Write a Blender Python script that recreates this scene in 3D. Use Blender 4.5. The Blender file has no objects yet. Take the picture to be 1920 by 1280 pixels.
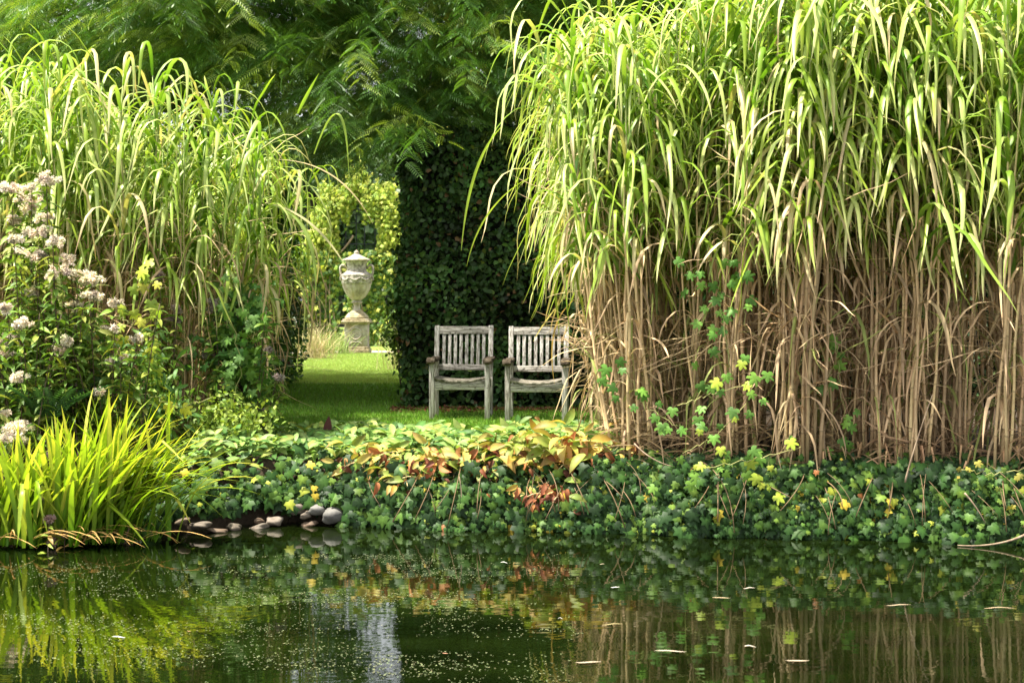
import bpy, math
import numpy as np
from mathutils import Vector, Matrix, Euler
R=math.radians
rng=np.random.default_rng(7)
U=lambda a,b,n=None: rng.uniform(a,b,n)
sc=bpy.context.scene; COL=sc.collection
F=2667.0; HC=1.71; LAWN=0.45; HZ=551.0
def at(px,py,D): return np.array([(px-960)*D/F, D, HC-(py-HZ)*D/F])
def onlawn(px,D,z=LAWN): return np.array([(px-960)*D/F, D, z])
# ------------------------------------------------------------------ shore
BX=np.array([-30,-6,-4,-3.1,-2.5,-2.0,-1.2,0.5,3,5,30]); BY=np.array([9.0,9.2,9.5,9.65,10.05,10.4,10.5,10.2,9.8,9.5,9.0])
def bank(x): return np.interp(x,BX,BY)+0.04*np.sin(np.asarray(x)*3.1)+0.03*np.sin(np.asarray(x)*7.3+1)
def sstep(a,b,v):
    t=np.clip((v-a)/(b-a),0,1); return t*t*(3-2*t)
def ground_z(x,y):
    x=np.asarray(x,float); y=np.asarray(y,float); b=bank(x)
    up=sstep(b-0.12,b+0.30,y)
    near=1-sstep(1.6,3.4,y)
    side=sstep(13,15,np.abs(x))
    m=np.maximum(np.maximum(up,near),side)
    z=-0.7+m*(LAWN+0.7)
    return z+0.012*np.sin(x*2.3)*np.cos(y*1.7)*m*(y<13)
# ------------------------------------------------------------------ materials
def nt(name):
    m=bpy.data.materials.new(name); m.use_nodes=True; n=m.node_tree; n.nodes.clear(); return m,n
def N(n,t,**k):
    q=n.nodes.new(t)
    for a,v in k.items():
        if a in q.inputs.keys() if isinstance(a,str) else False: q.inputs[a].default_value=v
        else: setattr(q,a,v)
    return q
def leafmat(name,trans=0.35,rough=0.45,spec=0.35,tcol=(1.25,1.2,0.55),noise=9.0,jit=0.25,hue=0.03):
    m,n=nt(name); L=n.links.new
    a=N(n,'ShaderNodeAttribute',attribute_name='Col'); oi=N(n,'ShaderNodeObjectInfo')
    tc=N(n,'ShaderNodeTexCoord'); nz=N(n,'ShaderNodeTexNoise'); nz.inputs['Scale'].default_value=noise; nz.inputs['Detail'].default_value=3
    L(tc.outputs['Object'],nz.inputs['Vector'])
    mr=N(n,'ShaderNodeMapRange'); mr.inputs['From Min'].default_value=.25; mr.inputs['From Max'].default_value=.75; mr.inputs['To Min'].default_value=1-jit; mr.inputs['To Max'].default_value=1+jit
    L(nz.outputs['Fac'],mr.inputs['Value'])
    hs=N(n,'ShaderNodeHueSaturation'); L(a.outputs['Color'],hs.inputs['Color'])
    m2=N(n,'ShaderNodeMapRange'); m2.inputs['To Min'].default_value=.5-hue; m2.inputs['To Max'].default_value=.5+hue
    L(oi.outputs['Random'],m2.inputs['Value']); L(m2.outputs[0],hs.inputs['Hue']); L(mr.outputs[0],hs.inputs['Value'])
    p=N(n,'ShaderNodeBsdfPrincipled'); p.inputs['Roughness'].default_value=rough; p.inputs['Specular IOR Level'].default_value=spec
    L(hs.outputs[0],p.inputs['Base Color'])
    vm=N(n,'ShaderNodeVectorMath',operation='MULTIPLY'); vm.inputs[1].default_value=tcol; L(hs.outputs[0],vm.inputs[0])
    t=N(n,'ShaderNodeBsdfTranslucent'); L(vm.outputs[0],t.inputs['Color'])
    mx=N(n,'ShaderNodeMixShader'); mx.inputs[0].default_value=trans; L(p.outputs[0],mx.inputs[1]); L(t.outputs[0],mx.inputs[2])
    o=N(n,'ShaderNodeOutputMaterial'); L(mx.outputs[0],o.inputs[0]); return m
def ramp(n,stops,fac):
    r=N(n,'ShaderNodeValToRGB'); e=r.color_ramp.elements
    while len(e)<len(stops): e.new(0.5)
    for q,(p,c) in zip(e,stops): q.position=p; q.color=(*c,1)
    n.links.new(fac,r.inputs[0]); return r
def noisemat(name,stops,scale=5,detail=6,stretch=(1,1,1),rough=.85,bump=.3,bscale=30,second=None,spec=.3):
    m,n=nt(name); L=n.links.new
    tc=N(n,'ShaderNodeTexCoord'); mp=N(n,'ShaderNodeMapping'); mp.inputs['Scale'].default_value=stretch; oi=N(n,'ShaderNodeObjectInfo'); ml_=N(n,'ShaderNodeMath',operation='MULTIPLY'); ml_.inputs[1].default_value=17.0; L(oi.outputs['Random'],ml_.inputs[0]); va=N(n,'ShaderNodeVectorMath',operation='ADD'); L(tc.outputs['Object'],va.inputs[0]); L(ml_.outputs[0],va.inputs[1]); L(va.outputs[0],mp.inputs[0])
    nz=N(n,'ShaderNodeTexNoise'); nz.inputs['Scale'].default_value=scale; nz.inputs['Detail'].default_value=detail; nz.inputs['Roughness'].default_value=.65; L(mp.outputs[0],nz.inputs['Vector'])
    r=ramp(n,stops,nz.outputs['Fac']); col=r.outputs[0]
    if second:
        s2,st2,lo,hi=second
        n2=N(n,'ShaderNodeTexNoise'); n2.inputs['Scale'].default_value=s2; n2.inputs['Detail'].default_value=5; L(va.outputs[0],n2.inputs['Vector'])
        mr=N(n,'ShaderNodeMapRange'); mr.inputs['From Min'].default_value=lo; mr.inputs['From Max'].default_value=hi; L(n2.outputs['Fac'],mr.inputs['Value'])
        mx=N(n,'ShaderNodeMix',data_type='RGBA'); L(mr.outputs[0],mx.inputs[0]); L(col,mx.inputs[6]); mx.inputs[7].default_value=(*st2,1); col=mx.outputs[2]
    p=N(n,'ShaderNodeBsdfPrincipled'); p.inputs['Roughness'].default_value=rough; p.inputs['Specular IOR Level'].default_value=spec; L(col,p.inputs['Base Color'])
    nb=N(n,'ShaderNodeTexNoise'); nb.inputs['Scale'].default_value=bscale; nb.inputs['Detail'].default_value=6; L(mp.outputs[0],nb.inputs['Vector'])
    b=N(n,'ShaderNodeBump'); b.inputs['Strength'].default_value=bump; b.inputs['Distance'].default_value=.02; L(nb.outputs['Fac'],b.inputs['Height']); L(b.outputs[0],p.inputs['Normal'])
    o=N(n,'ShaderNodeOutputMaterial'); L(p.outputs[0],o.inputs[0]); return m
M={}
M['reed']=leafmat('reed_leaf',.38,.42,.45,(1.1,1.15,.45),6,.22,.012)
M['dry']=leafmat('dry_leaf',.25,.65,.2,(1.1,1,.8),8,.3,.012)
M['cane']=leafmat('cane_stem',0.0,.5,.35,(1,1,1),12,.3,.012)
M['leaf']=leafmat('soft_leaf',.3,.5,.3,(1.25,1.25,.5),14,.25,.01)
M['gloss']=leafmat('ivy_leaf',.15,.5,.18,(1.2,1.3,.4),14,.3,0.0)
M['hedge']=leafmat('hedge_leaf',.15,.5,.25,(1.2,1.3,.5),3,.35,0.0)
M['tree']=leafmat('pinnate_leaf',.35,.45,.35,(1.3,1.35,.45),1.2,.35,0.0)
M['iris']=leafmat('strap_leaf',.45,.38,.4,(1.15,1.2,.35),10,.2,0.0)
M['fluff']=leafmat('seed_fluff',.3,.9,.05,(1,1,1),30,.25,0.0)
M['float']=leafmat('floating_bits',.0,.5,.3,(1,1,1),30,.2,0.0)
M['bark']=noisemat('bark',[(.3,(.02,.014,.01)),(.6,(.065,.05,.038)),(.8,(.11,.09,.07))],6,8,(3,3,.5),.9,.8,14)
M['twig']=noisemat('twig',[(.3,(.05,.035,.022)),(.7,(.14,.10,.065))],20,4,(1,1,.3),.8,.3,60)
M['palebranch']=noisemat('pale_branch',[(.3,(.16,.11,.07)),(.7,(.36,.27,.18))],20,4,(1,1,.3),.8,.3,60)
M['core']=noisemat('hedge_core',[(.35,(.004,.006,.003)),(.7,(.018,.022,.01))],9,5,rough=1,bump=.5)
WST=[(.30,(.06,.05,.038)),(.42,(.20,.18,.155)),(.53,(.42,.40,.365)),(.70,(.62,.60,.56))]
M['wood_v']=noisemat('weathered_wood_upright',WST,9,9,(9,9,.7),.85,.6,10,second=(38,(.09,.08,.065),.60,.74))
M['wood_h']=noisemat('weathered_wood_rail',[(p,(c[0]*.86,c[1]*.85,c[2]*.83)) for p,c in WST],9,9,(.7,9,9),.85,.6,10,second=(34,(.07,.062,.05),.54,.70))
M['wood_f']=noisemat('weathered_wood_front',WST,9,9,(.7,9,9),.85,.6,10,second=(30,(.16,.14,.115),.56,.70))
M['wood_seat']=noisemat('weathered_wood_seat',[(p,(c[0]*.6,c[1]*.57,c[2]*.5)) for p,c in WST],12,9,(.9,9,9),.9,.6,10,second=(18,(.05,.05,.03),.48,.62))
M['moss']=noisemat('mossy_wood',[(.3,(.02,.014,.008)),(.52,(.06,.044,.028)),(.75,(.15,.13,.095))],22,8,(1,1,1),.95,1.0,50)
M['stone']=noisemat('weathered_stone',[(.28,(.14,.115,.085)),(.45,(.31,.27,.22)),(.62,(.44,.40,.34)),(.8,(.54,.50,.44))],7,9,(1,1,1),.9,.55,28,second=(4.5,(.30,.22,.09),.56,.80))
M['mossstone']=noisemat('mossy_stone',[(.3,(.12,.10,.06)),(.5,(.32,.26,.15)),(.7,(.45,.42,.36))],9,9,(1,1,1),.95,.6,28)
M['relief']=noisemat('carved_stone',[(.35,(.11,.095,.075)),(.5,(.31,.28,.23)),(.65,(.48,.44,.38))],16,7,(1,1,1),.9,1.0,17)
M['iron']=noisemat('dark_painted_iron',[(.3,(.015,.02,.028)),(.7,(.04,.05,.065))],8,4,rough=.5,bump=.1)
M['soil']=noisemat('soil',[(.3,(.022,.016,.01)),(.55,(.05,.036,.022)),(.8,(.09,.07,.045))],7,8,rough=1,bump=.8)
M['lawn']=noisemat('lawn_turf',[(.3,(.09,.16,.02)),(.5,(.16,.25,.035)),(.72,(.24,.32,.06))],2.2,9,rough=.95,bump=.8,bscale=70,second=(.8,(.16,.22,.06),.5,.75))
M['gravel']=noisemat('gravel',[(.3,(.26,.22,.18)),(.6,(.42,.37,.31)),(.8,(.55,.50,.43))],40,6,rough=.95,bump=.6,bscale=60)
def stonemat(nm,a,b,c): return noisemat(nm,[(.3,a),(.5,b),(.7,c)],6,8,rough=.7,bump=.35,bscale=18,second=(4,(.05,.05,.03),.58,.75))
M['st0']=stonemat('grey_boulder',(.07,.067,.062),(.145,.14,.125),(.22,.21,.195))
M['st1']=stonemat('pinkish_boulder',(.075,.06,.042),(.16,.13,.10),(.245,.21,.17))
M['st2']=stonemat('brown_boulder',(.06,.04,.025),(.13,.09,.06),(.22,.165,.115))
m,n=nt('pond_water'); M['water']=m; L=n.links.new
p=N(n,'ShaderNodeBsdfPrincipled'); p.inputs['Roughness'].default_value=.015; p.inputs['IOR'].default_value=1.5; p.inputs['Specular Tint'].default_value=(1,1,1,1)
tc=N(n,'ShaderNodeTexCoord'); mp=N(n,'ShaderNodeMapping'); mp.inputs['Scale'].default_value=(1.1,3.0,1); L(tc.outputs['Object'],mp.inputs[0])
nz=N(n,'ShaderNodeTexNoise'); nz.inputs['Scale'].default_value=2.2; nz.inputs['Detail'].default_value=3; L(mp.outputs[0],nz.inputs['Vector'])
b=N(n,'ShaderNodeBump'); b.inputs['Strength'].default_value=.055; b.inputs['Distance'].default_value=.02; L(nz.outputs['Fac'],b.inputs['Height']); L(b.outputs[0],p.inputs['Normal'])
n2=N(n,'ShaderNodeTexNoise'); n2.inputs['Scale'].default_value=.9; n2.inputs['Detail'].default_value=6; L(mp.outputs[0],n2.inputs['Vector'])
rr=ramp(n,[(.35,(.002,.004,.0006)),(.7,(.006,.011,.0015))],n2.outputs['Fac']); L(rr.outputs[0],p.inputs['Base Color'])
o=N(n,'ShaderNodeOutputMaterial'); L(p.outputs[0],o.inputs[0])
# ------------------------------------------------------------------ mesh builder
class MB:
    def __init__(s): s.v=[];s.c=[];s.f={};s.n=0
    def add(s,V,Fs,c=(.5,.5,.5)):
        V=np.asarray(V,float); s.v.append(V)
        c=np.asarray(c,float); s.c.append(np.broadcast_to(c,(len(V),3)) if c.ndim==1 else c)
        if isinstance(Fs,np.ndarray): s.f.setdefault(Fs.shape[1],[]).append(Fs+s.n)
        else:
            for k in set(len(f) for f in Fs): s.f.setdefault(k,[]).append(np.array([f for f in Fs if len(f)==k])+s.n)
        s.n+=len(V)
    def scatter(s,T,pos,fr,scale,col,vc=None):
        """copies of template T=(V,F) with frames fr (N,3,3 columns), scale N or (N,3), colour (N,3)"""
        V,Fs=T; N_=len(pos)
        if N_==0: return
        scale=np.asarray(scale,float)
        if scale.ndim==1: scale=np.repeat(scale[:,None],3,1)
        W=np.einsum('nij,nkj->nki',fr,V[None]*scale[:,None,:])+np.asarray(pos)[:,None,:]
        C=np.repeat(np.asarray(col)[:,None,:],len(V),1)
        if vc is not None: C=C*vc[None]
        s.v.append(W.reshape(-1,3)); s.c.append(C.reshape(-1,3))
        for k in set(len(f) for f in Fs):
            fa=np.array([f for f in Fs if len(f)==k])
            s.f.setdefault(k,[]).append((fa[None]+(np.arange(N_)*len(V))[:,None,None]).reshape(-1,k)+s.n)
        s.n+=N_*len(V)
    def mesh(s,name,mat,off=(0,0,0),smooth=True):
        V=np.concatenate(s.v)-np.asarray(off,float); C=np.concatenate(s.c)
        me=bpy.data.meshes.new(name); me.vertices.add(len(V)); me.vertices.foreach_set('co',V.astype(np.float32).ravel())
        ls=[];lt=[];lv=[];st=0
        for k,a in s.f.items():
            a=np.concatenate(a); lv.append(a.ravel()); lt.append(np.full(len(a),k)); ls.append(st+np.arange(len(a))*k); st+=a.size
        lv=np.concatenate(lv).astype(np.int32)
        me.loops.add(len(lv)); me.loops.foreach_set('vertex_index',lv)
        ls=np.concatenate(ls).astype(np.int32); me.polygons.add(len(ls)); me.polygons.foreach_set('loop_start',ls)
        me.polygons.foreach_set('loop_total',np.concatenate(lt).astype(np.int32))
        me.update(calc_edges=True)
        if smooth: me.polygons.foreach_set('use_smooth',np.ones(len(ls),bool))
        ca=me.color_attributes.new('Col','FLOAT_COLOR','POINT'); ca.data.foreach_set('color',np.c_[np.clip(C,0,1),np.ones(len(C))].astype(np.float32).ravel())
        me.materials.append(mat); return me
    def build(s,name,mat,parent=None,off=None,smooth=True):
        if off is None: off=world(parent)
        return link(name,s.mesh(name,mat,off,smooth),parent)
def world(p):
    w=np.zeros(3)
    while p is not None: w=w+np.array(p.location); p=p.parent
    return w
def link(name,me,parent=None):
    o=bpy.data.objects.new(name,me); COL.objects.link(o)
    if parent: o.parent=parent
    return o
def tag(o,label=None,cat=None,group=None,kind=None):
    for k,v in (('label',label),('category',cat),('group',group),('kind',kind)):
        if v: o[k]=v
    return o
def thing(name,label,cat,loc=(0,0,0),group=None,rz=0):
    o=bpy.data.objects.new(name,None); COL.objects.link(o); o.location=loc; o.rotation_euler=(0,0,rz); o.empty_display_size=.1
    return tag(o,label,cat,group,'thing')
def unit(a): a=np.asarray(a,float); return a/np.maximum(np.linalg.norm(a,axis=-1,keepdims=True),1e-9)
def frames(d,nrm):
    y=unit(d); x=unit(np.cross(y,nrm)); z=np.cross(x,y); return np.stack([x,y,z],-1)
def sph(n):
    v=rng.normal(size=(n,3)); return unit(v)
def vary(c,n,a=.25,h=.12):
    c=np.asarray(c,float); return np.clip(c*(1+U(-a,a,(n,1)))*(1+U(-h,h,(n,3))),0,1)
def tube(mb,P,r,c=(.5,.5,.5),k=6,cap=True):
    P=np.asarray(P,float); r=np.broadcast_to(np.asarray(r,float),(len(P),)); c=np.asarray(c,float)
    T=unit(np.gradient(P,axis=0)); ref=np.array([0,0,1.]) if abs(T[0][2])<.9 else np.array([1.,0,0])
    V=[]
    x=unit(np.cross(T[0],ref))
    for i in range(len(P)):
        x=unit(x-T[i]*np.dot(x,T[i])); y=np.cross(T[i],x); a=np.arange(k)/k*2*math.pi
        V.append(P[i]+r[i]*(np.cos(a)[:,None]*x+np.sin(a)[:,None]*y))
    V=np.concatenate(V); Fs=[(i*k+j,i*k+(j+1)%k,(i+1)*k+(j+1)%k,(i+1)*k+j) for i in range(len(P)-1) for j in range(k)]
    if cap: Fs+= [tuple(range(k))[::-1],tuple((len(P)-1)*k+j for j in range(k))]
    mb.add(V,Fs,np.repeat(c,k,0) if c.ndim==2 else c)
def box(mb,c,s,rot=None,col=(.5,.5,.5)):
    V=np.array([[x,y,z] for x in(-1,1) for y in(-1,1) for z in(-1,1)])*np.array(s)/2
    if rot is not None: V=V@np.array(Euler(rot).to_matrix()).T
    mb.add(V+np.array(c),[(0,1,3,2),(4,6,7,5),(0,4,5,1),(2,3,7,6),(0,2,6,4),(1,5,7,3)],col)
def strap(mb,P,w,side,c,fold=.25,mid=1.15):
    """a long leaf: three vertices across, folded along the midrib"""
    P=np.asarray(P,float); k=len(P); w=np.asarray(w,float)[:,None]; side=np.broadcast_to(unit(side),(k,3))
    T=unit(np.gradient(P,axis=0)); nn=unit(np.cross(side,T)); c=np.asarray(c,float)
    if c.ndim==1: c=np.repeat(c[None],k,0)
    V=np.stack([P-side*w/2+nn*w*fold,P,P+side*w/2+nn*w*fold],1).reshape(-1,3); C=np.stack([c,np.clip(c*mid,0,1),c],1).reshape(-1,3)
    i=np.arange(k-1)[:,None]*3
    mb.add(V,np.concatenate([i+np.array([0,1,4,3]),i+np.array([1,2,5,4])]),C)
def bez(a,b,c,n=8):
    t=np.linspace(0,1,n)[:,None]; a,b,c=map(np.asarray,(a,b,c)); return (1-t)**2*a+2*t*(1-t)*b+t*t*c
def lathe(mb,prof,k=32,c=(.5,.5,.5),mod=None):
    P=[];m_=len(prof)
    for r,z in prof:
        for j in range(k):
            a=2*math.pi*j/k; rr=r*(mod(a,z) if mod else 1); P.append((rr*math.cos(a),rr*math.sin(a),z))
    mb.add(P,[(i*k+j,i*k+(j+1)%k,(i+1)*k+(j+1)%k,(i+1)*k+j) for i in range(m_-1) for j in range(k)],c)
# leaf templates: x across, y along, z normal
def leaf6(w=.28,h=.08,dr=.0): return (np.array([[0,0,0],[w,.3,h],[w*.8,.68,h-dr*.4],[0,1,-dr],[-w*.8,.68,h-dr*.4],[-w,.3,h]]),[(0,1,2,3),(0,3,4,5)])
def leaf_long(w=.16,dr=.5,h=.05,k=5):
    V=[];
    for i in range(k+1):
        t=i/k; ww=w*math.sin(math.pi*min(1,t*.93+.07))**.8*(1 if i<k else 0); z=-dr*t*t
        V+=[(-ww,t*(1-.25*dr*t),z+h*ww/w),(0,t*(1-.25*dr*t),z),(ww,t*(1-.25*dr*t),z+h*ww/w)]
    Fs=[]
    for i in range(k):
        a=i*3; Fs+=[(a,a+1,a+4,a+3),(a+1,a+2,a+5,a+4)]
    return (np.array(V),Fs)
def fan(pts,cy=.38,cz=.07,edge=0.0):
    half=pts; out=[(0,.04)]+half+[(0,1)]+[(-x,y) for x,y in reversed(half)]
    V=[(0,cy,cz)]+[(x,y,-edge*(abs(x)+abs(y-cy))) for x,y in out]; k=len(out)
    return (np.array(V,float),[(0,1+i,1+(i+1)%k) for i in range(k)])
IVY=fan([(.2,-.1),(.52,.08),(.36,.33),(.50,.60),(.2,.62)],edge=.12)
HOP=fan([(.16,-.14),(.42,-.12),(.60,.18),(.34,.26),(.62,.56),(.58,.74),(.24,.56),(.18,.78)],cy=.3,edge=.12)
def pinnate(np_=9,w=.055,ln=.25):
    V=[];Fs=[]
    for i in range(np_):
        t=.12+.83*i/(np_-1); y=t; z=-.32*t*t; s_=ln*(1-.35*abs(t-.45))
        for sg in(-1,1):
            b_=len(V); dx=sg*s_; dy=.10
            V+=[(0,y,z),(dx*.5+0,y+dy*.3+w,z-.01),(dx,y+dy,z-.05),(dx*.5,y+dy*.6-w,z-.02)]; Fs.append((b_,b_+1,b_+2,b_+3))
    b_=len(V); V+=[(0,.95,-.29),(w,1.07,-.36),(0,1.2,-.45),(-w,1.07,-.36)]; Fs.append((b_,b_+1,b_+2,b_+3))
    b_=len(V); V+=[(-.008,0,0),(.008,0,0),(.006,.5,-.08),(-.006,.5,-.08),(.004,.97,-.3),(-.004,.97,-.3)]; Fs+=[(b_,b_+1,b_+2,b_+3),(b_+3,b_+2,b_+4,b_+5)]
    return (np.array(V),Fs)
PIN=pinnate(9,.040,.27)
# ------------------------------------------------------------------ ground, water, lawn
gx=np.unique(np.concatenate([np.linspace(-150,-16,12),np.linspace(-16,-5,30),np.linspace(-5,5,161),np.linspace(5,16,30),np.linspace(16,150,12)]))
gy=np.unique(np.concatenate([np.linspace(-60,0,8),np.linspace(0,4,12),np.linspace(4,9,8),np.linspace(9,11.5,60),np.linspace(11.5,20,30),np.linspace(20,220,20)]))
X,Y=np.meshgrid(gx,gy,indexing='xy'); Z=ground_z(X,Y); nx,ny=len(gx),len(gy)
mb=MB(); ii=(np.arange(ny-1)[:,None]*nx+np.arange(nx-1)[None]).ravel()[:,None]
mb.add(np.stack([X,Y,Z],-1).reshape(-1,3),ii+np.array([0,1,nx+1,nx]))
tag(mb.build('ground',M['soil']),kind='structure')
mb=MB(); mb.add([(-15.5,1.5,0),(15.5,1.5,0),(15.5,11.5,0),(-15.5,11.5,0)],[(0,1,2,3)])
tag(mb.build('pond_water',M['water']),kind='structure')
mb=MB(); xs=np.linspace(-40,1.6,61); V=[];
ed=12.75+.12*np.sin(xs*2)+.1*np.sin(xs*5.1)
yy=[0,.5,1,3,6,12,40]
for q in yy:
    for x,e in zip(xs,ed): V.append((x,e+q,LAWN+.02))
k=len(xs); mb.add(V,[(r*k+i,r*k+i+1,(r+1)*k+i+1,(r+1)*k+i) for r in range(len(yy)-1) for i in range(k-1)])
tag(mb.build('lawn',M['lawn']),kind='structure')
mb=MB(); mb.add([(-9,29.6,LAWN+.024),(5,29.6,LAWN+.024),(5,31.0,LAWN+.024),(-9,31.0,LAWN+.024)],[(0,1,2,3)])
tag(mb.build('gravel_path',M['gravel']),kind='structure')
# grass blades
BL=(np.array([[-.12,0,0],[.12,0,0],[.05,.7,0],[0,1,.1]]),[(0,1,2,3)])
n1=90000; x=U(-3.6,1.4,n1); y=12.75+U(0,1,n1)**1.5*9; k_=(x>-3.6+0*y); pos=np.c_[x,y,np.full(n1,LAWN+.018)]
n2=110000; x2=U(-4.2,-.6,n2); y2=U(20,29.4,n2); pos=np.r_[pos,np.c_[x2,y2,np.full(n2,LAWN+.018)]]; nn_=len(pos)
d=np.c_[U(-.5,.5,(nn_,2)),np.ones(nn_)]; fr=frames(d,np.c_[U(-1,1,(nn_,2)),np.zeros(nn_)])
s_=U(.022,.05,nn_); colr=vary((.14,.27,.03),nn_,.35,.15); far=pos[:,1]>19.5; colr[far]=vary((.36,.46,.12),int(far.sum()),.3,.12)  # far blades paler: sunlight on the distant lawn is put into their colour
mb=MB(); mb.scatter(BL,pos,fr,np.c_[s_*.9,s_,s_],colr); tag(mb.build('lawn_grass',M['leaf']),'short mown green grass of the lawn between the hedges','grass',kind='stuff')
# leaf litter under the hedge
nl=1500; x=U(-1.3,1.6,nl); y=15.25-np.abs(rng.normal(0,.22,nl)); pos=np.c_[x,y,np.full(nl,LAWN+.04)]
mb=MB(); mb.scatter(leaf6(.35,.1),pos,frames(np.c_[U(-1,1,(nl,2)),U(-.2,.3,nl)],np.c_[U(-.4,.4,(nl,2)),np.ones(nl)]),U(.03,.055,nl),vary((.13,.06,.03),nl,.5,.2))
tag(mb.build('leaf_litter',M['dry']),'brown fallen leaves lying at the foot of the dark hedge','leaf litter',kind='stuff')
# ------------------------------------------------------------------ chairs
def bevel(o,w=.004):
    b=o.modifiers.new('bevel','BEVEL'); b.width=w; b.segments=2; b.limit_method='ANGLE'; return o
def curve_slab(mb,x0,x1,y0,y1,zt,sag,th,zb=None,k=12):
    V=[]
    for i in range(k+1):
        t=i/k; x=x0+(x1-x0)*t; z=zt-sag*(1-(2*t-1)**2); b_=z-th if zb is None else zb
        V+=[(x,y0,z),(x,y1,z),(x,y1,b_),(x,y0,b_)]
    Fs=[(i*4+j,i*4+(j+1)%4,(i+1)*4+(j+1)%4,(i+1)*4+j) for i in range(k) for j in range(4)]+[(3,2,1,0),(k*4,k*4+1,k*4+2,k*4+3)]
    mb.add(V,Fs)
def chair(label,loc,rz,hgt=1.0):
    t=thing('garden_armchair',label,'chair',loc,'weathered wooden garden armchairs',rz); W=.30; D=.46
    def P(name,mat,fn,bv=.004,par=t,lab=None):
        m_=MB(); fn(m_); o=link(name,m_.mesh(name,mat,smooth=False),par)
        if lab: o['label']=lab
        return bevel(o,bv)
    for s in(-1,1):
        P('front_leg',M['wood_v'],lambda m_: box(m_,(s*(W-.025),.0225,.305),(.05,.045,.61)))
        o=P('rear_leg',M['wood_v'],lambda m_: box(m_,(s*(W-.024),D,.21),(.046,.045,.42)))
        q=P('back_post',M['wood_v'],lambda m_: box(m_,(s*(W-.024),D+.045,.675),(.048,.042,.53),(R(-10)*-1*-1,0,0)))
        def arm(m_,s=s):
            pr=[(.52,.628),(.30,.618),(.12,.622),(.03,.634),(-.025,.63),(-.058,.612),(-.066,.588),(-.05,.572),(-.02,.572),(.0,.585),(.05,.592),(.12,.586),(.30,.584),(.52,.594)]
            V=[(s*(W-.02)+dx,yy_,zz) for dx in(-.042,.042) for yy_,zz in pr]; k=len(pr)
            m_.add(V,[(i,(i+1)%k,k+(i+1)%k,k+i) for i in range(k)]+[tuple(range(k))[::-1],tuple(k+i for i in range(k))])
        P('armrest',M['moss'],arm,.008,lab='dark mossy armrest')
        P('side_rail',M['wood_h'],lambda m_: box(m_,(s*(W-.026),D/2,.365),(.026,D-.07,.085)))
    P('top_rail',M['wood_h'],lambda m_: box(m_,(0,D+.083,.890),(2*W-.096,.03,.078),(R(-10),0,0)))
    P('lower_back_rail',M['wood_h'],lambda m_: box(m_,(0,D+.017,.515),(2*W-.096,.03,.06),(R(-10),0,0)))
    for i in range(8):
        x=-.203+i*.058
        P('back_slat',M['wood_v'],lambda m_: box(m_,(x,D+.05,.70),(.033,.014,.325),(R(-10),0,0)),.002)
    P('front_rail',M['wood_f'],lambda m_: curve_slab(m_,-W+.052,W-.052,.008,.034,.402,.032,.05,zb=.315))
    P('rear_rail',M['wood_h'],lambda m_: box(m_,(0,D,.36),(2*W-.1,.026,.08)))
    for i in range(7):
        y0=-.012+i*.062
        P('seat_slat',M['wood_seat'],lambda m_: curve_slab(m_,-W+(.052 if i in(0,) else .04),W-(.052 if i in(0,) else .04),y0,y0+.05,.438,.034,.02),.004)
    return t
chair('grey weathered wooden garden armchair on the left, nearer the hedge opening','%s'and tuple(onlawn(861,14.0)),R(-3.2))
chair('grey weathered wooden garden armchair on the right, with reed leaves drooping over its back',tuple(onlawn(1005,13.67)),R(-4.0))
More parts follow.
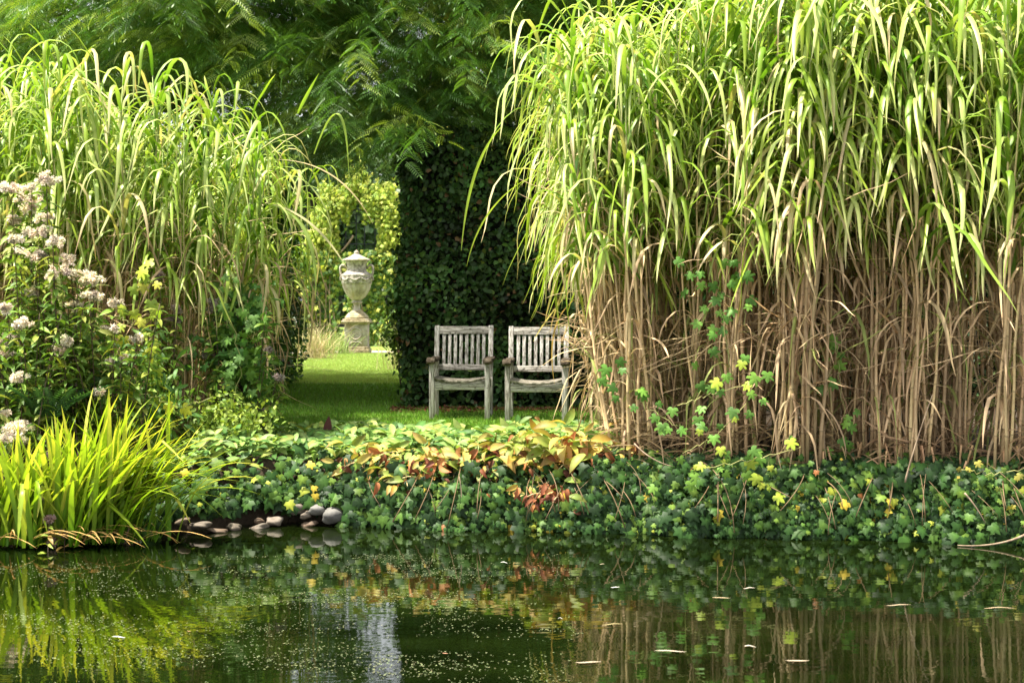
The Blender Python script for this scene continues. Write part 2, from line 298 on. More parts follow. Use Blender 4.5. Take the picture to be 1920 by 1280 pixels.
# ------------------------------------------------------------------ hedges
def hedge(label,x0,x1,y0,y1,h,dens,col,faces='FLRT',seed=0,g=None):
    b=np.array([(x0+x1)/2,(y0+y1)/2,LAWN]); t=thing('clipped_hedge',label,'hedge',b,g)
    def wob(a,b_): return .05*np.sin(a*2.1+seed)+.05*np.sin(b_*3.3+seed*2)+.03*np.sin(a*6.1+b_*4)
    m_=MB(); i=.16; 
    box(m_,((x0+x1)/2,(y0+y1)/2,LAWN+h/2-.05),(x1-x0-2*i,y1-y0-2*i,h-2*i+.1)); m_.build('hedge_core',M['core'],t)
    P=[];Nn=[]
    def face(A,fn,nr):
        n_=int(A*dens); p_=fn(U(0,1,n_),U(0,1,n_)); P.append(p_-np.array(nr)*np.abs(rng.normal(0,.07,(n_,1)))+np.array(nr)*wob(p_[:,0]+p_[:,1],p_[:,2])[:,None]); Nn.append(np.repeat(np.array([nr],float),n_,0))
    one=lambda u,c: np.full(len(u),c)
    if 'F' in faces: face((x1-x0)*h,lambda u,v: np.c_[x0+u*(x1-x0),one(u,y0),LAWN+v*h],(0,-1,0))
    if 'B' in faces: face((x1-x0)*h*.6,lambda u,v: np.c_[x0+u*(x1-x0),one(u,y1),LAWN+v*h],(0,1,0))
    if 'L' in faces: face((y1-y0)*h,lambda u,v: np.c_[one(u,x0),y0+u*(y1-y0),LAWN+v*h],(-1,0,0))
    if 'R' in faces: face((y1-y0)*h,lambda u,v: np.c_[one(u,x1),y0+u*(y1-y0),LAWN+v*h],(1,0,0))
    if 'T' in faces: face((x1-x0)*(y1-y0),lambda u,v: np.c_[x0+u*(x1-x0),y0+v*(y1-y0),one(u,LAWN+h)],(0,0,1))
    P=np.concatenate(P); Nn=np.concatenate(Nn); n_=len(P)
    nr=unit(Nn*.8+sph(n_)*.75+np.array([0,0,.35])); dd=unit(sph(n_)*.8+np.array([0,0,-.5])+Nn*.35)
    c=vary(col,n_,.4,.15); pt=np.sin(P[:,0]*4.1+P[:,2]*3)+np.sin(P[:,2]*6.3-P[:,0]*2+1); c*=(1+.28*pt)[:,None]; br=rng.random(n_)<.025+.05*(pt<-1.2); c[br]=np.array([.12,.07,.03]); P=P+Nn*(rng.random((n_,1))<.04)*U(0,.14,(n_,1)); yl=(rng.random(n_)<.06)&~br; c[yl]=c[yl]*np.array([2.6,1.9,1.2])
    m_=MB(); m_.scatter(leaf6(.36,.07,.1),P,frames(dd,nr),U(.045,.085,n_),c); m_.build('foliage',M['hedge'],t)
    return t
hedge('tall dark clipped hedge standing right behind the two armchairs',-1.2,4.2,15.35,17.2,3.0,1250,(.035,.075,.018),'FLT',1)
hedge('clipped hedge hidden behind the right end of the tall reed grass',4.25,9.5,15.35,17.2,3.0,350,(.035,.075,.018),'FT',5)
hedge('clipped hedge on the left side of the opening, half lit on its path side',-8.0,-3.0,15.6,20.2,2.75,900,(.08,.17,.03),'FRT',2)  # leaf colour lightened to stand in for light on the path side
# ------------------------------------------------------------------ urn and pedestal
ux,uy,_=onlawn(669,29.6)
t=thing('stone_pedestal','square lichened stone pedestal with a carved ring, carrying the lidded urn','pedestal',(ux,uy,LAWN))
def pedestal_part(name,mat,boxes,bv=.012):
    m_=MB()
    for c,s in boxes: box(m_,c,s)
    return bevel(link(name,m_.mesh(name,mat,smooth=False),t),bv)
pedestal_part('plinth',M['mossstone'],[((0,0,.06),(.56,.56,.13)),((0,0,.145),(.52,.52,.045))])
pedestal_part('shaft',M['stone'],[((0,0,.40),(.47,.47,.47))],.006)
pedestal_part('cornice',M['mossstone'],[((0,0,.645),(.50,.50,.03)),((0,0,.685),(.58,.58,.055)),((0,0,.727),(.54,.54,.035))])
m_=MB(); a=np.linspace(0,2*math.pi,33); tube(m_,np.c_[.118*np.cos(a),np.full(33,-.238),.44+.118*np.sin(a)],.016,k=8,cap=False)
tube(m_,bez((-.13,-.238,.22),(-.05,-.24,.30),(0,-.24,.26),8),.014,k=6); tube(m_,bez((.13,-.238,.22),(.05,-.24,.30),(0,-.24,.26),8),.014,k=6)
link('carved_ring',m_.mesh('carved_ring',M['stone']),t)
zt=LAWN+.745
t=thing('stone_urn','tall pale stone urn with lid, two scroll handles and carved garlands','urn',(ux,uy,zt))
def lp(name,mat,prof,mod=None,k=40):
    m_=MB(); lathe(m_,prof,k,mod=mod); return link(name,m_.mesh(name,mat),t)
lp('foot',M['mossstone'],[(0,0),(.25,0),(.255,.03),(.24,.045),(.225,.07),(.18,.115),(.12,.155),(.09,.18)])
lp('stem',M['stone'],[(.09,.178),(.075,.2),(.066,.25),(.068,.30),(.08,.318),(.108,.328),(.112,.345),(.10,.36),(.085,.368),(.09,.385),(.115,.40)])
gad=lambda a,z: 1+.02*math.cos(a*20)*(1 if z<.68 else 0)
lp('bowl',M['stone'],[(.11,.398),(.15,.43),(.195,.48),(.235,.54),(.265,.60),(.285,.66),(.298,.72)],gad,120)
lp('carved_band',M['relief'],[(.298,.718),(.312,.73),(.314,.76),(.318,.80),(.314,.85),(.312,.885),(.318,.90),(.312,.915),(.29,.935),(.26,.955)],lambda a,z:1+.012*math.sin(a*14+z*30)*math.sin(z*40),120)
lp('neck',M['relief'],[(.26,.953),(.225,.975),(.205,1.0),(.198,1.06),(.203,1.12),(.222,1.17),(.236,1.19),(.236,1.205)])
lp('lid',M['stone'],[(.236,1.203),(.285,1.206),(.292,1.218),(.285,1.232),(.235,1.25),(.18,1.275),(.14,1.293),(.10,1.315),(.07,1.335)])
lp('finial',M['stone'],[(.07,1.333),(.045,1.35),(.052,1.37),(.05,1.385),(.03,1.405),(.015,1.42),(0,1.435)])
for s in(-1,1):
    m_=MB(); pts=[(.21,1.04),(.25,1.10),(.30,1.115),(.335,1.08),(.342,1.02),(.335,.96),(.315,.91),(.33,.86),(.345,.81),(.32,.79)]
    tube(m_,[(s*a_,0,b_) for a_,b_ in pts],[.022,.024,.025,.026,.025,.024,.026,.024,.018,.01],k=8); link('handle',m_.mesh('handle',M['stone']),t)
# garland swags on the urn
for q in range(5):
    m_=MB(); a0=-math.pi/2+(q-2)*.72; aa=np.linspace(a0-.34,a0+.34,9); tube(m_,[(.325*math.cos(x_),.325*math.sin(x_),.86-.055*math.cos((x_-a0)/.34*math.pi/2)) for x_ in aa],[.006,.010,.014,.017,.018,.017,.014,.010,.006],k=6); link('garland',m_.mesh('garland',M['relief']),t)
# ------------------------------------------------------------------ trellis with climbing creeper
TY=34.0; tx=(672-960)*TY/F
t=thing('iron_trellis','dark iron trellis screen with a round arch behind the urn','trellis',(tx,TY,LAWN))
def bar(name,P_,r=.018,k=6):
    m_=MB(); tube(m_,P_,r,k=k); return link(name,m_.mesh(name,M['iron']),t)
for x in(-5.2,-3.6,-2.4,-1.0,1.0,2.4,3.6): bar('post',[(x,0,0),(x,0,2.15)],.035)
for z in(.5,1.2,2.0,2.15): bar('cross_bar',[(-5.2,0,z),(3.6,0,z)],.02)
for rr in(1.0,.82):
    a=np.linspace(0,math.pi,25); bar('arch_hoop',np.c_[rr*np.cos(a),np.zeros(25),2.15+rr*1.65*np.sin(a)**.9*(rr)],.024)
for dz in(2.45,2.95,3.15,3.35): bar('lattice_bar',[(-.45,.06,dz),(.45,.06,dz)],.016)
for dx in(-.3,-.05,.15,.4): bar('lattice_bar',[(dx,.06,2.15),(dx,.06,3.4)],.016)
def creeper(label,cols,n_,fn,dirz,off,size=(.07,.14),stems=None):
    t=thing('climbing_creeper',label,'climbing plant',off); P=fn(n_)
    c=np.array(cols)[rng.integers(0,len(cols),n_)]*(1+U(-.3,.3,(n_,1)))
    nr=unit(sph(n_)*.6+np.array([-.3,-.4,.8])); dd=unit(sph(n_)*.6+np.array([0,-.1,-1]))
    m_=MB(); m_.scatter(HOP,P,frames(dd,nr),U(*size,n_),c); m_.build('foliage',M['leaf'],t)
    m_=MB()
    for a_,b_,c_ in stems: tube(m_,bez(a_,b_,c_,8),U(.012,.035),k=5)
    m_.build('stem',M['palebranch'],t)
def archpts(n_):
    a=U(-.1,math.pi+.1,n_); rr=1.0+rng.normal(0,.11,n_)+.12*np.sin(a*9); x=tx+rr*np.cos(a)*1.0; z=LAWN+2.1+rr*1.72*np.clip(np.sin(a),-.1,1); z-=np.abs(rng.normal(0,.12,n_))
    # hanging tails inside the arch
    h_=rng.random(n_)<.17; x=np.where(h_,tx+np.sign(np.cos(a))*U(.45,1.1,n_),x); z=np.where(h_,LAWN+2.1+U(-.3,1.25,n_),z)
    return np.c_[x,TY+rng.normal(-.05,.14,n_),z]
creeper('yellow green creeper covering the round arch behind the urn',[(.30,.42,.06),(.38,.48,.07),(.22,.35,.06),(.42,.47,.09)],13000,archpts,0,(tx,TY,LAWN),size=(.045,.10),stems=[((tx-1,TY-.1,LAWN),(tx-1.1,TY-.1,1.6),(tx-.95,TY-.1,2.6)),((tx+1,TY-.1,LAWN),(tx+1.15,TY-.1,1.6),(tx+.95,TY-.1,2.6)),((tx-.5,TY-.12,2.6),(tx-.2,TY-.12,2.9),(tx-.1,TY-.12,3.1))])
def curtain(n_):
    x=tx+U(-5.2,3.6,n_); z=LAWN+U(0,2.25,n_)**1.0; k_=np.sin(x*5.3)+np.sin(x*11.7+2)+.5*np.sin(z*4+x*3); keep=k_+rng.normal(0,.7,n_)>-.6-1.4*(z>2.2)
    y=TY-.12-.12*np.sin(x*6)+rng.normal(0,.1,n_); return np.c_[x,y,z][keep] if False else np.c_[np.where(keep,x,x+.6),y,np.where(keep,z,LAWN+U(1.7,2.3,n_))]
st=[]
for j in range(26):
    x=tx+U(-5,3.4); st.append(((x,TY-.2,LAWN),(x+U(-.3,.3),TY-.2,LAWN+1),(x+U(-.5,.5),TY-.15,LAWN+U(1.5,2.2))))
creeper('green and yellow creeper hanging over the lower trellis screen',[(.15,.27,.055),(.11,.21,.045),(.26,.36,.07),(.38,.40,.07),(.08,.16,.04)],16000,curtain,0,(tx,TY+.01,LAWN),size=(.05,.11),stems=st)
# ------------------------------------------------------------------ trees
def sprays(m_,cen,az,L_=.9,kk=12,size=.30,cols=((.04,.10,.022),),flat=.5):
    n_=len(cen); i=np.arange(kk); t_=(i+.5)/kk
    d=np.c_[np.cos(az),np.sin(az),U(-.35,.1,n_)]; d=unit(d); side=unit(np.cross(d,[0,0,1]))
    pos=cen[:,None,:]+d[:,None,:]*(t_[None,:,None]*L_)+np.array([0,0,-1.])*(t_**2*L_*.35)[None,:,None]
    sg=np.where(i%2==0,1,-1)[None,:,None]; ang=U(.6,1.0,(n_,kk,1))
    dd=d[:,None,:]*np.cos(ang)+side[:,None,:]*sg*np.sin(ang)+np.array([0,0,-.25]); dd+=rng.normal(0,.12,dd.shape)
    nr=np.array([0,0,1.])+rng.normal(0,flat,(n_,kk,3))
    c=np.array(cols)[rng.integers(0,len(cols),n_)][:,None,:]*(1+U(-.25,.25,(n_,kk,1)))
    sz=size*(1-.35*np.abs(t_-.5))[None]*U(.8,1.2,(n_,kk))
    m_.scatter(PIN,pos.reshape(-1,3),frames(dd.reshape(-1,3),nr.reshape(-1,3)),sz.ravel(),c.reshape(-1,3))
def layers(n_,lo,hi,zmin,per,rx=1.1,rz=.35,only=None):
    P=[];A=[]
    while len(P)<n_:
        c=np.array([U(lo[0],hi[0]),U(lo[1],hi[1]),U(lo[2],hi[2])])
        if c[2]<zmin(c[0],c[1]): continue
        if only and not only(c): continue
        q=sph(per)*np.array([rx,rx,rz])*U(.3,1,(per,1)); q[:,2]=np.abs(q[:,2]); P.append(c+q); A.append(np.arctan2(q[:,1],q[:,0])+rng.normal(0,.5,per))
    return np.concatenate(P),np.concatenate(A)
def limbs(mb_,base,top,r0,targets,r1=.05):
    tr=bez(base,(base+top)/2+np.array([.1,0,0]),top,10); tube(mb_,tr,np.linspace(r0,r0*.45,10),k=10)
    for q in targets:
        s_=tr[rng.integers(4,10)]; mid=(s_+q)/2+np.array([U(-.4,.4),U(-.3,.3),U(.0,.7)]); tube(mb_,bez(s_,mid,q,9),np.linspace(r1,.008,9),k=6)
def pinnate_tree(label,base,h,lo,hi,zmin,nlay,per,cols,only=None,r0=.2,size=.3):
    base=np.array(base,float); t=thing('pinnate_leaved_tree',label,'tree',base,'large pinnate-leaved trees behind the hedges'); P,A=layers(nlay,lo,hi,zmin,per,only=only)
    m_=MB(); limbs(m_,base,base+np.array([.3,0,h]),r0,P[::per][:40]); m_.build('trunk',M['bark'],t)
    m_=MB(); sprays(m_,P,A,cols=cols,size=size); m_.build('crown',M['tree'],t)
GC=[(.085,.185,.035),(.115,.22,.042),(.065,.15,.03),(.22,.30,.06)]
def zm(x,y):
    px=960+x*F/y
    return HC+(HZ-np.interp(px,[300,480,560,620,660,750,900,960,1100],[120,150,190,190,290,300,300,220,80]))*y/F+.15
pinnate_tree('large dark green tree with feathery leaves hanging over the hedge opening',(-.35,20,LAWN),8,(-4.6,15.0,3.0),(2.0,19.0,6.9),zm,330,13,GC,
    only=lambda c: not(abs(960+c[0]*F/c[1]-785)<62 and abs(HZ-(c[2]-HC)*F/c[1]-132)<46) and not(abs(960+c[0]*F/c[1]-920)<48 and HZ-(c[2]-HC)*F/c[1]<75) , r0=.24,size=.22)
pinnate_tree('dark green tree with bare limbs showing above the left reed grass',(-4.7,20.5,LAWN),8.5,(-9.5,17.2,4.2),(-3.8,21,7.2),lambda x,y:4.2,130,12,[(.10,.21,.035),(.14,.25,.045),(.20,.27,.05)],only=lambda c: not(abs(960+c[0]*F/c[1]-345)<50 and HZ-(c[2]-HC)*F/c[1]<70),r0=.26,size=.22)
# yellow leaved tree behind right reeds
def bush(name,label,cat,base,ell,n_,cols,tmpl,size,mat,trunk=None,clump=30,shell=.35,group=None,sig=.35,down=-.3):
    base=np.array(base,float); t=thing(name,label,cat,base,group); c0,rad=np.array(ell[0],float),np.array(ell[1],float)
    cl=sph(clump)*U(.45,1,(clump,1))**.5*rad*.8+c0; cs=U(.6,1.25,clump)
    id_=rng.integers(0,clump,n_); P=cl[id_]+rng.normal(0,1,(n_,3))*sig*rad.min()*cs[id_][:,None]*np.array([1,1,.75])
    P[:,2]=np.maximum(P[:,2],base[2]+.05)
    c=np.array(cols)[(id_+rng.integers(0,2,n_))%len(cols)]*(1+U(-.3,.3,(n_,1)))
    nr=unit(sph(n_)*.8+np.array([0,-.2,.8])); dd=unit(sph(n_)+np.array([0,0,down]))
    m_=MB(); m_.scatter(tmpl,P,frames(dd,nr),U(*size,n_),c); m_.build('crown' if cat=='tree' else 'foliage',mat,t)
    m_=MB(); r0=trunk or .04
    tube(m_,bez(base,base*.5+c0*.5+U(-.1,.1,3),c0,8),np.linspace(r0,r0*.4,8),k=7)
    for j in range(min(14,clump)): tube(m_,bez(base*.4+c0*.6,(c0+cl[j])/2+U(-.2,.2,3),cl[j],6),np.linspace(r0*.4,r0*.08,6),k=5)
    m_.build('trunk' if cat=='tree' else 'stem',M['bark'],t); return t
bush('yellow_leaved_tree','yellow leaved tree glimpsed behind the top of the right reeds','tree',(1.5,21,LAWN),((1.3,21,6.1),(2.2,1.6,1.6)),9000,[(.42,.36,.05),(.30,.34,.05),(.5,.4,.06)],leaf6(.35,.05,.1),(.10,.17),M['leaf'],.12)
bush('broadleaf_tree','dense green tree rising behind the right end of the reeds','tree',(6.5,22,LAWN),((6.5,22,5),(4,2,3)),12000,[(.05,.12,.025),(.08,.16,.03)],leaf6(.35,.05,.1),(.12,.2),M['tree'],.2)
TL=leaf6(.34,.06,.1)
for lab,x,y,h,w,cols in (
    ('grey green tree beyond the left hedge above the trellis',-5.2,38,6.8,1.9,[(.15,.22,.11),(.10,.17,.08)]),
    ('pale grey green tree far behind the creeper arch',-3.2,41,7.5,3.2,[(.17,.26,.11),(.12,.20,.09)]),
    ('tall dark tree far behind the middle of the opening',-6.3,47,12.0,4.3,[(.04,.09,.03),(.06,.11,.04)]),
    ('loose topped tree far behind the hedge, right of the arch',.5,46,13,4.6,[(.05,.10,.03),(.08,.13,.05)]),
    ('broad dark tree far away behind the left reed grass',-15,44,11,5.5,[(.04,.09,.03),(.05,.10,.04)]),
    ('broad dark tree far away behind the right reed grass',9,44,11,5.5,[(.04,.09,.03),(.05,.10,.04)])):
    bush('distant_tree',lab,'tree',(x,y,LAWN),((x,y,LAWN+h*.56),(w,w*.55,h*.44)),int(3500*w*.9),cols,TL,(.16,.30),M['tree'],.14,clump=34,group='trees far behind the trellis',sig=.26)
# far wood
n_=26000; x=U(-50,50,n_); z=LAWN+U(0,1,n_)**.8*(5.0+1.2*np.sin(x*.35)+.8*np.sin(x*.9)); P=np.c_[x,58+rng.normal(0,1.2,n_),z]
m_=MB(); m_.scatter(TL,P,frames(unit(sph(n_)+np.array([0,0,-.3])),unit(sph(n_)+np.array([0,-.4,.6]))),U(.35,.7,n_),vary((.05,.09,.03),n_,.4,.15))
tag(m_.build('far_woodland',M['tree']),'dark mass of woodland closing the far end of the garden','woodland',kind='stuff')
# ------------------------------------------------------------------ reed grass
def gcol(t_,kind):
    """colour along a reed leaf (t 0..1)"""
    g0=np.array([.075,.185,.012]); g1=np.array([.27,.385,.04]); tip=np.array([.45,.42,.16])
    if kind==1: g0=np.array([.14,.27,.018]); g1=np.array([.48,.55,.18]); tip=np.array([.55,.50,.26])
    if kind==2: g0=np.array([.33,.34,.10]); g1=np.array([.60,.50,.28]); tip=np.array([.60,.42,.24])
    t_=t_[:,None]; return np.where(t_<.75,g0+(g1-g0)*t_/.75,g1+(tip-g1)*(t_-.75)/.25*(1 if kind else .5))
def reed_leaf(m_,p0,az,L_,w,th0,th1,cols,bend=.45,k=10,sharp=2.2,twist=0.):
    s_=np.linspace(0,1,k); f=1/(1+np.exp(-(s_-bend)*9/1)); f=(f-f[0])/(f[-1]-f[0]); th=th0+(th1-th0)*f
    dr=np.array([math.cos(az),math.sin(az),0.]); dl=L_/(k-1); dft=U(-.7,.7); wv=U(-.12,.12); wp=U(0,6)
    st=np.array([np.array([math.cos(az+dft*q*q+wv*math.sin(q*9+wp)),math.sin(az+dft*q*q+wv*math.sin(q*9+wp)),0.])*math.sin(t_+.12*math.sin(q*11+wp))+np.array([0,0,math.cos(t_+.12*math.sin(q*11+wp))]) for t_,q in zip(th,s_)])*dl
    P=np.vstack([p0,p0+np.cumsum(st[:-1],0)]); ww=w*np.clip(np.sin(math.pi*np.clip(s_*.8+.2,0,1))**.7,0,1); ww[0]=w*.5; ww[-1]=.001
    sd=np.array([-math.sin(az),math.cos(az),0.]); sides=np.array([sd*math.cos(twist*q)+dr*math.sin(twist*q) for q in s_])
    strap(m_,P,ww,sides,cols,.18,1.18)
def cane_proto(i,left=False):
    h=U(2.55,3.25); bx=U(-.12,.12,2); zz=np.linspace(0,h,11); t_=zz/h
    P=np.c_[bx[0]*t_**2+.012*np.sin(zz*5+i),bx[1]*t_**2+.012*np.cos(zz*4+i),zz]
    tan=np.array([.64,.46,.24])*U(.45,1.2); gr=np.array([.26,.32,.09]); C=tan+(gr-tan)*np.clip((t_-.5)*2.5,0,1)[:,None]
    # nodes
    q=[];r_=[];cc=[]
    r0=U(.0085,.0135)
    for j in range(11):
        q+=[P[j]-np.array([0,0,.008]),P[j],P[j]+np.array([0,0,.008])] if 0<j<10 else [P[j]]
        b_=r0*(1-.55*t_[j]); r_+= [b_,b_*1.22,b_] if 0<j<10 else [b_]; cc+=[C[j],C[j]*.5,C[j]] if 0<j<10 else [C[j]]
    ms=MB(); tube(ms,q,r_,np.array(cc),k=6)
    ml=MB(); nl=int(U(15,20))
    for j in range(nl):
        f=j/(nl-1); z=h*((.47 if left else .50)+(.53 if left else .50)*f); p0=np.array([np.interp(z,zz,P[:,0]),np.interp(z,zz,P[:,1]),z]); az=j*math.pi+U(-.9,.9)+i
        kd=rng.choice([0,1,2],p=[.48,.44,.08] if f>.3 else [.38,.30,.32])
        L_=U(.65,1.15)*(1-.08*f); th0=R(U(10,42)); th1=R(U(150,180)); bend=U(.22,.48)
        if f>.9 and rng.random()<.14: th1=R(U(10,60)); L_*=.85
        reed_leaf(ml,p0,az,L_,U(.023,.041),th0,th1,gcol(np.linspace(0,1,11),kd),bend,11,twist=U(-.7,.7))
    md=MB(); nd=int(U(12,16)) if left else int(U(7,10))
    for j in range(nd):
        z=h*U(.10,.66); p0=np.array([np.interp(z,zz,P[:,0]),np.interp(z,zz,P[:,1]),z]); az=U(0,6.28); c=np.array([.60,.44,.25])*U(.45,1.2)
        if rng.random()<.16: c=np.array([.30,.34,.10])
        reed_leaf(md,p0,az,U(.5,1.05) if left else U(.35,.8),U(.012,.030),R(U(3,32)) if j%3 else R(U(40,95)),R(U(150,182)) if rng.random()<.7 else R(U(60,120)),c,U(.08,.4),9,twist=U(-2.5,2.5))
    return ms.mesh('cane',M['cane']),ml.mesh('leaf_blades',M['reed']),md.mesh('withered_leaves',M['dry']),h
PROTO=[cane_proto(i) for i in range(16)]; PROTOL=[cane_proto(i,True) for i in range(12)]
def stub_proto():
    ms=MB(); h=U(.14,.32); tube(ms,[(0,0,0),(.01,0,h/2),(.0,.01,h)],.0075,(.50,.31,.15),k=6); return ms.mesh('cane_stub',M['cane'])
STUB=[stub_proto() for _ in range(3)]
def clump(label,pts,group,lean=None,stubs=0,hs=1.0,PR=PROTO):
    pts=np.array(pts); c=pts.mean(0); gz=float(min(ground_z(c[0],c[1]),LAWN)); t=thing('giant_reed_grass',label,'ornamental grass',(c[0],c[1],gz),group)
    for j,(x,y) in enumerate(pts):
        ms,ml,md,h=PR[rng.integers(0,len(PR))]; ca=bpy.data.objects.new('cane',ms); COL.objects.link(ca); ca.parent=t
        ca.location=(x-c[0],y-c[1],float(ground_z(x,y))-gz-.03); lx,ly=lean(x,y) if lean else (0,0)
        tilt=Matrix.Rotation(lx+rng.normal(0,.05),3,'Y')@Matrix.Rotation(-ly+rng.normal(0,.045),3,'X')@Matrix.Rotation(U(0,6.28),3,'Z')
        s_=(hs(x) if callable(hs) else hs)*U(.9,1.08); ca.rotation_euler=tilt.to_euler(); ca.scale=(s_,s_,s_*(1.0))
        for nm,me in(('leaf_blades',ml),('withered_leaves',md)):
            o=bpy.data.objects.new(nm,me); COL.objects.link(o); o.parent=ca
    th=MB(); fy=pts[:,1].min()
    for j in range(130):
        x=U(pts[:,0].min(),pts[:,0].max()); y=fy+abs(rng.normal(.1,.25)); p0=np.array([x,y,float(ground_z(x,y))+U(.0,.3)]); e_=p0+np.array([U(-.35,.35),U(-.15,.15),U(-.12,.22)]); e_[2]=max(e_[2],.47)
        P_=bez(p0,(p0+e_)/2+np.array([0,U(-.05,.05),U(0,.1)]),e_,6); strap(th,P_,U(.006,.018)*np.array([.6,1,1,.9,.6,.1]),np.array([U(-1,1),U(-1,1),1.]),np.array([.42,.29,.15])*U(.35,1.1),.1)
    th.build('thatch',M['dry'],t,off=np.array(t.location))
    for j in range(stubs):
        x=U(pts[:,0].min(),pts[:,0].max()); y=float(bank(x))+U(.22,.5); o=bpy.data.objects.new('cane_stub',STUB[j%3]); COL.objects.link(o); o.parent=t
        o.location=(x-c[0],y-c[1],float(ground_z(x,y))-gz); o.rotation_euler=(U(-.2,.2),U(-.2,.2),U(0,6))
    return t
def fill(x0,x1,n_,y0,y1,pw=1.5):
    P=[]; tc=[]
    for i in range(16):
        x=x0+(x1-x0)*((i*.618+U(0,.25))%1); lo=y0(x); tc.append((x,lo+U(0,1)**pw*(y1(x)-lo)))
    for i in range(n_):
        cx,cy=tc[i%16]; x=float(np.clip(cx+rng.normal(0,.085),x0,x1)); P.append((x,max(cy+rng.normal(0,.10),y0(x)-.03)))
    return P
rf=lambda x: float(bank(x))+.28+max(0,.9-x)*.5; rb=lambda x: 13.2-max(0,1.2-x)*.8
def rlean(x,y):
    return (-.11*max(0,1-(x-.6)/1.0)+.0, -.06*max(0,1-(y-10)/.8))
RX=[.74,1.12,1.85,2.6,3.35,4.5]
labs=['reed grass clump next to the right armchair, its leaves arching left over the chair','reed grass clump with lobed vine leaves climbing its canes, second from the armchairs','reed grass clump in the middle of the right stand, with dense upright tan canes','reed grass clump with dark gaps between its canes, second from the right edge','reed grass clump at the right edge of the photo, above cut cane stubs']
for i in range(5):
    clump('tall '+labs[i],fill(RX[i],RX[i+1],90,rf,rb,1.7),'giant reed grass clumps on the pond bank',rlean,stubs=[0,2,8,12,22][i],hs=lambda x: float(np.interp(x,[.6,1.7],[.97,1.1])))
lf=lambda x: 11.6+max(0,(x+3.0))*.7; lb=lambda x: 13.9
def llean(x,y): return (.20*max(0,1-(-2.2-x)/1.2), -.05)
LX=[-5.9,-4.5,-3.4,-2.42]
llabs=['at the left edge behind the fluffy flower heads','in the middle of the left stand above the small yellow vine','beside the lawn, arching right over the hedge opening']
for i in range(3):
    clump('tall reed grass clump '+llabs[i],fill(LX[i],LX[i+1],[58,62,58][i],lf,lb,1.6),'giant reed grass clumps left of the lawn',llean,hs=lambda x: float(np.interp(x,[-3.4,-2.4],[1.0,.88])),PR=PROTOL)
# long stray stems arching over the opening, and fallen dry stalks
def stray(name,label,cat,P_,w,c,mat='reed',fold=.15):
    P_=np.array(P_,float); q=bez(P_[0],P_[1],P_[2],14) if len(P_)==3 else P_
    s_=np.linspace(0,1,len(q)); m_=MB(); strap(m_,q,w*np.clip(np.sin(math.pi*(s_*.85+.12)),.08,1),np.array([.8,.5,.2]),c,fold); o=link(name,m_.mesh(name,M[mat],P_[0]))
    o.location=P_[0]; return tag(o,label,cat)
# ------------------------------------------------------------------ ivy on the bank
def surf(x,y):
    e=.01; z=ground_z(x,y); nx_=-(ground_z(x+e,y)-z)/e; ny_=-(ground_z(x,y+e)-z)/e; return z,unit(np.c_[nx_,ny_,np.ones(len(x))])
n_=21000; x=U(-2.6,5.2,n_); s_=U(0,1,n_); y=bank(x)-.02+s_*(.38+.25*(x>.9)); z,nr=surf(x,y)
z=np.maximum(z,.0); keep=~((x>-2.6)&(x<-1.25)&(z<.12)&(rng.random(n_)<.8)); keep&=~((x>-2.3)&(x<.6)&(s_>.85)&(rng.random(n_)<.6))
# fill the steep face evenly by height
zf=U(.01,.45,n_); usef=rng.random(n_)<.62; yf=bank(x)-.02+.02*np.sin(x*9)+zf*.35; z=np.where(usef,zf,z); y=np.where(usef,yf,y)
keep&=~((x>-2.5)&(x<-1.25)&(z<.13)); keep&=~((x<.55)&(z>.30)&(rng.random(n_)<.85))
nr=unit(nr*np.where(usef,.2,.6)[:,None]+np.array([0,-1.,.75])+rng.normal(0,.38,(n_,3)))
P=np.c_[x,y,z]+nr*np.clip(rng.normal(.05,.05,(n_,1)),-.04,.15); P[:,2]=np.maximum(P[:,2],.012)
dd=unit(np.c_[rng.normal(0,.5,n_),rng.normal(-.25,.2,n_),-np.ones(n_)*.8]); sz=.028+.088*U(0,1,n_)**1.8
base=np.array([(.019,.054,.010),(.029,.073,.012),(.012,.034,.008),(.047,.10,.015),(.085,.15,.022)])[rng.choice(5,n_,p=[.3,.25,.25,.14,.06])]*(1+U(-.3,.3,(n_,1)))
pat=(np.sin(x*3.1+1)+np.sin(x*7.7)+np.sin(z*14+x*2)); yl=(rng.random(n_)<.05+.16*(pat>.9)); base[yl]=np.array([(.22,.26,.03),(.12,.20,.03),(.42,.33,.04),(.22,.09,.03)])[rng.choice(4,yl.sum(),p=[.4,.4,.15,.05])]; sz[yl]*=.75
vc=np.ones((len(IVY[0]),3))*.92; vc[0]=[1.5,1.4,1.3]; vc[1]=[1.5,1.4,1.3]
m_=MB(); m_.scatter(IVY,P[keep],frames(dd,nr)[keep],sz[keep],base[keep],vc)
for j in range(60):
    x0=U(-1.2,4.6); D0=float(bank(x0)); a_=np.array([x0,D0+.25,U(.38,.52)]); e_=np.array([x0+U(-.3,.3),D0-.16,U(.05,.3)]); tube(m_,bez(a_,np.array([(a_[0]+e_[0])/2+U(-.1,.1),D0-.14,a_[2]-.05]),e_,8),U(.002,.0045),(.22,.15,.08),k=4)
tag(m_.build('ivy_ground_cover',M['gloss']),'dark green ivy covering the steep pond bank down to the water','ivy',kind='stuff')
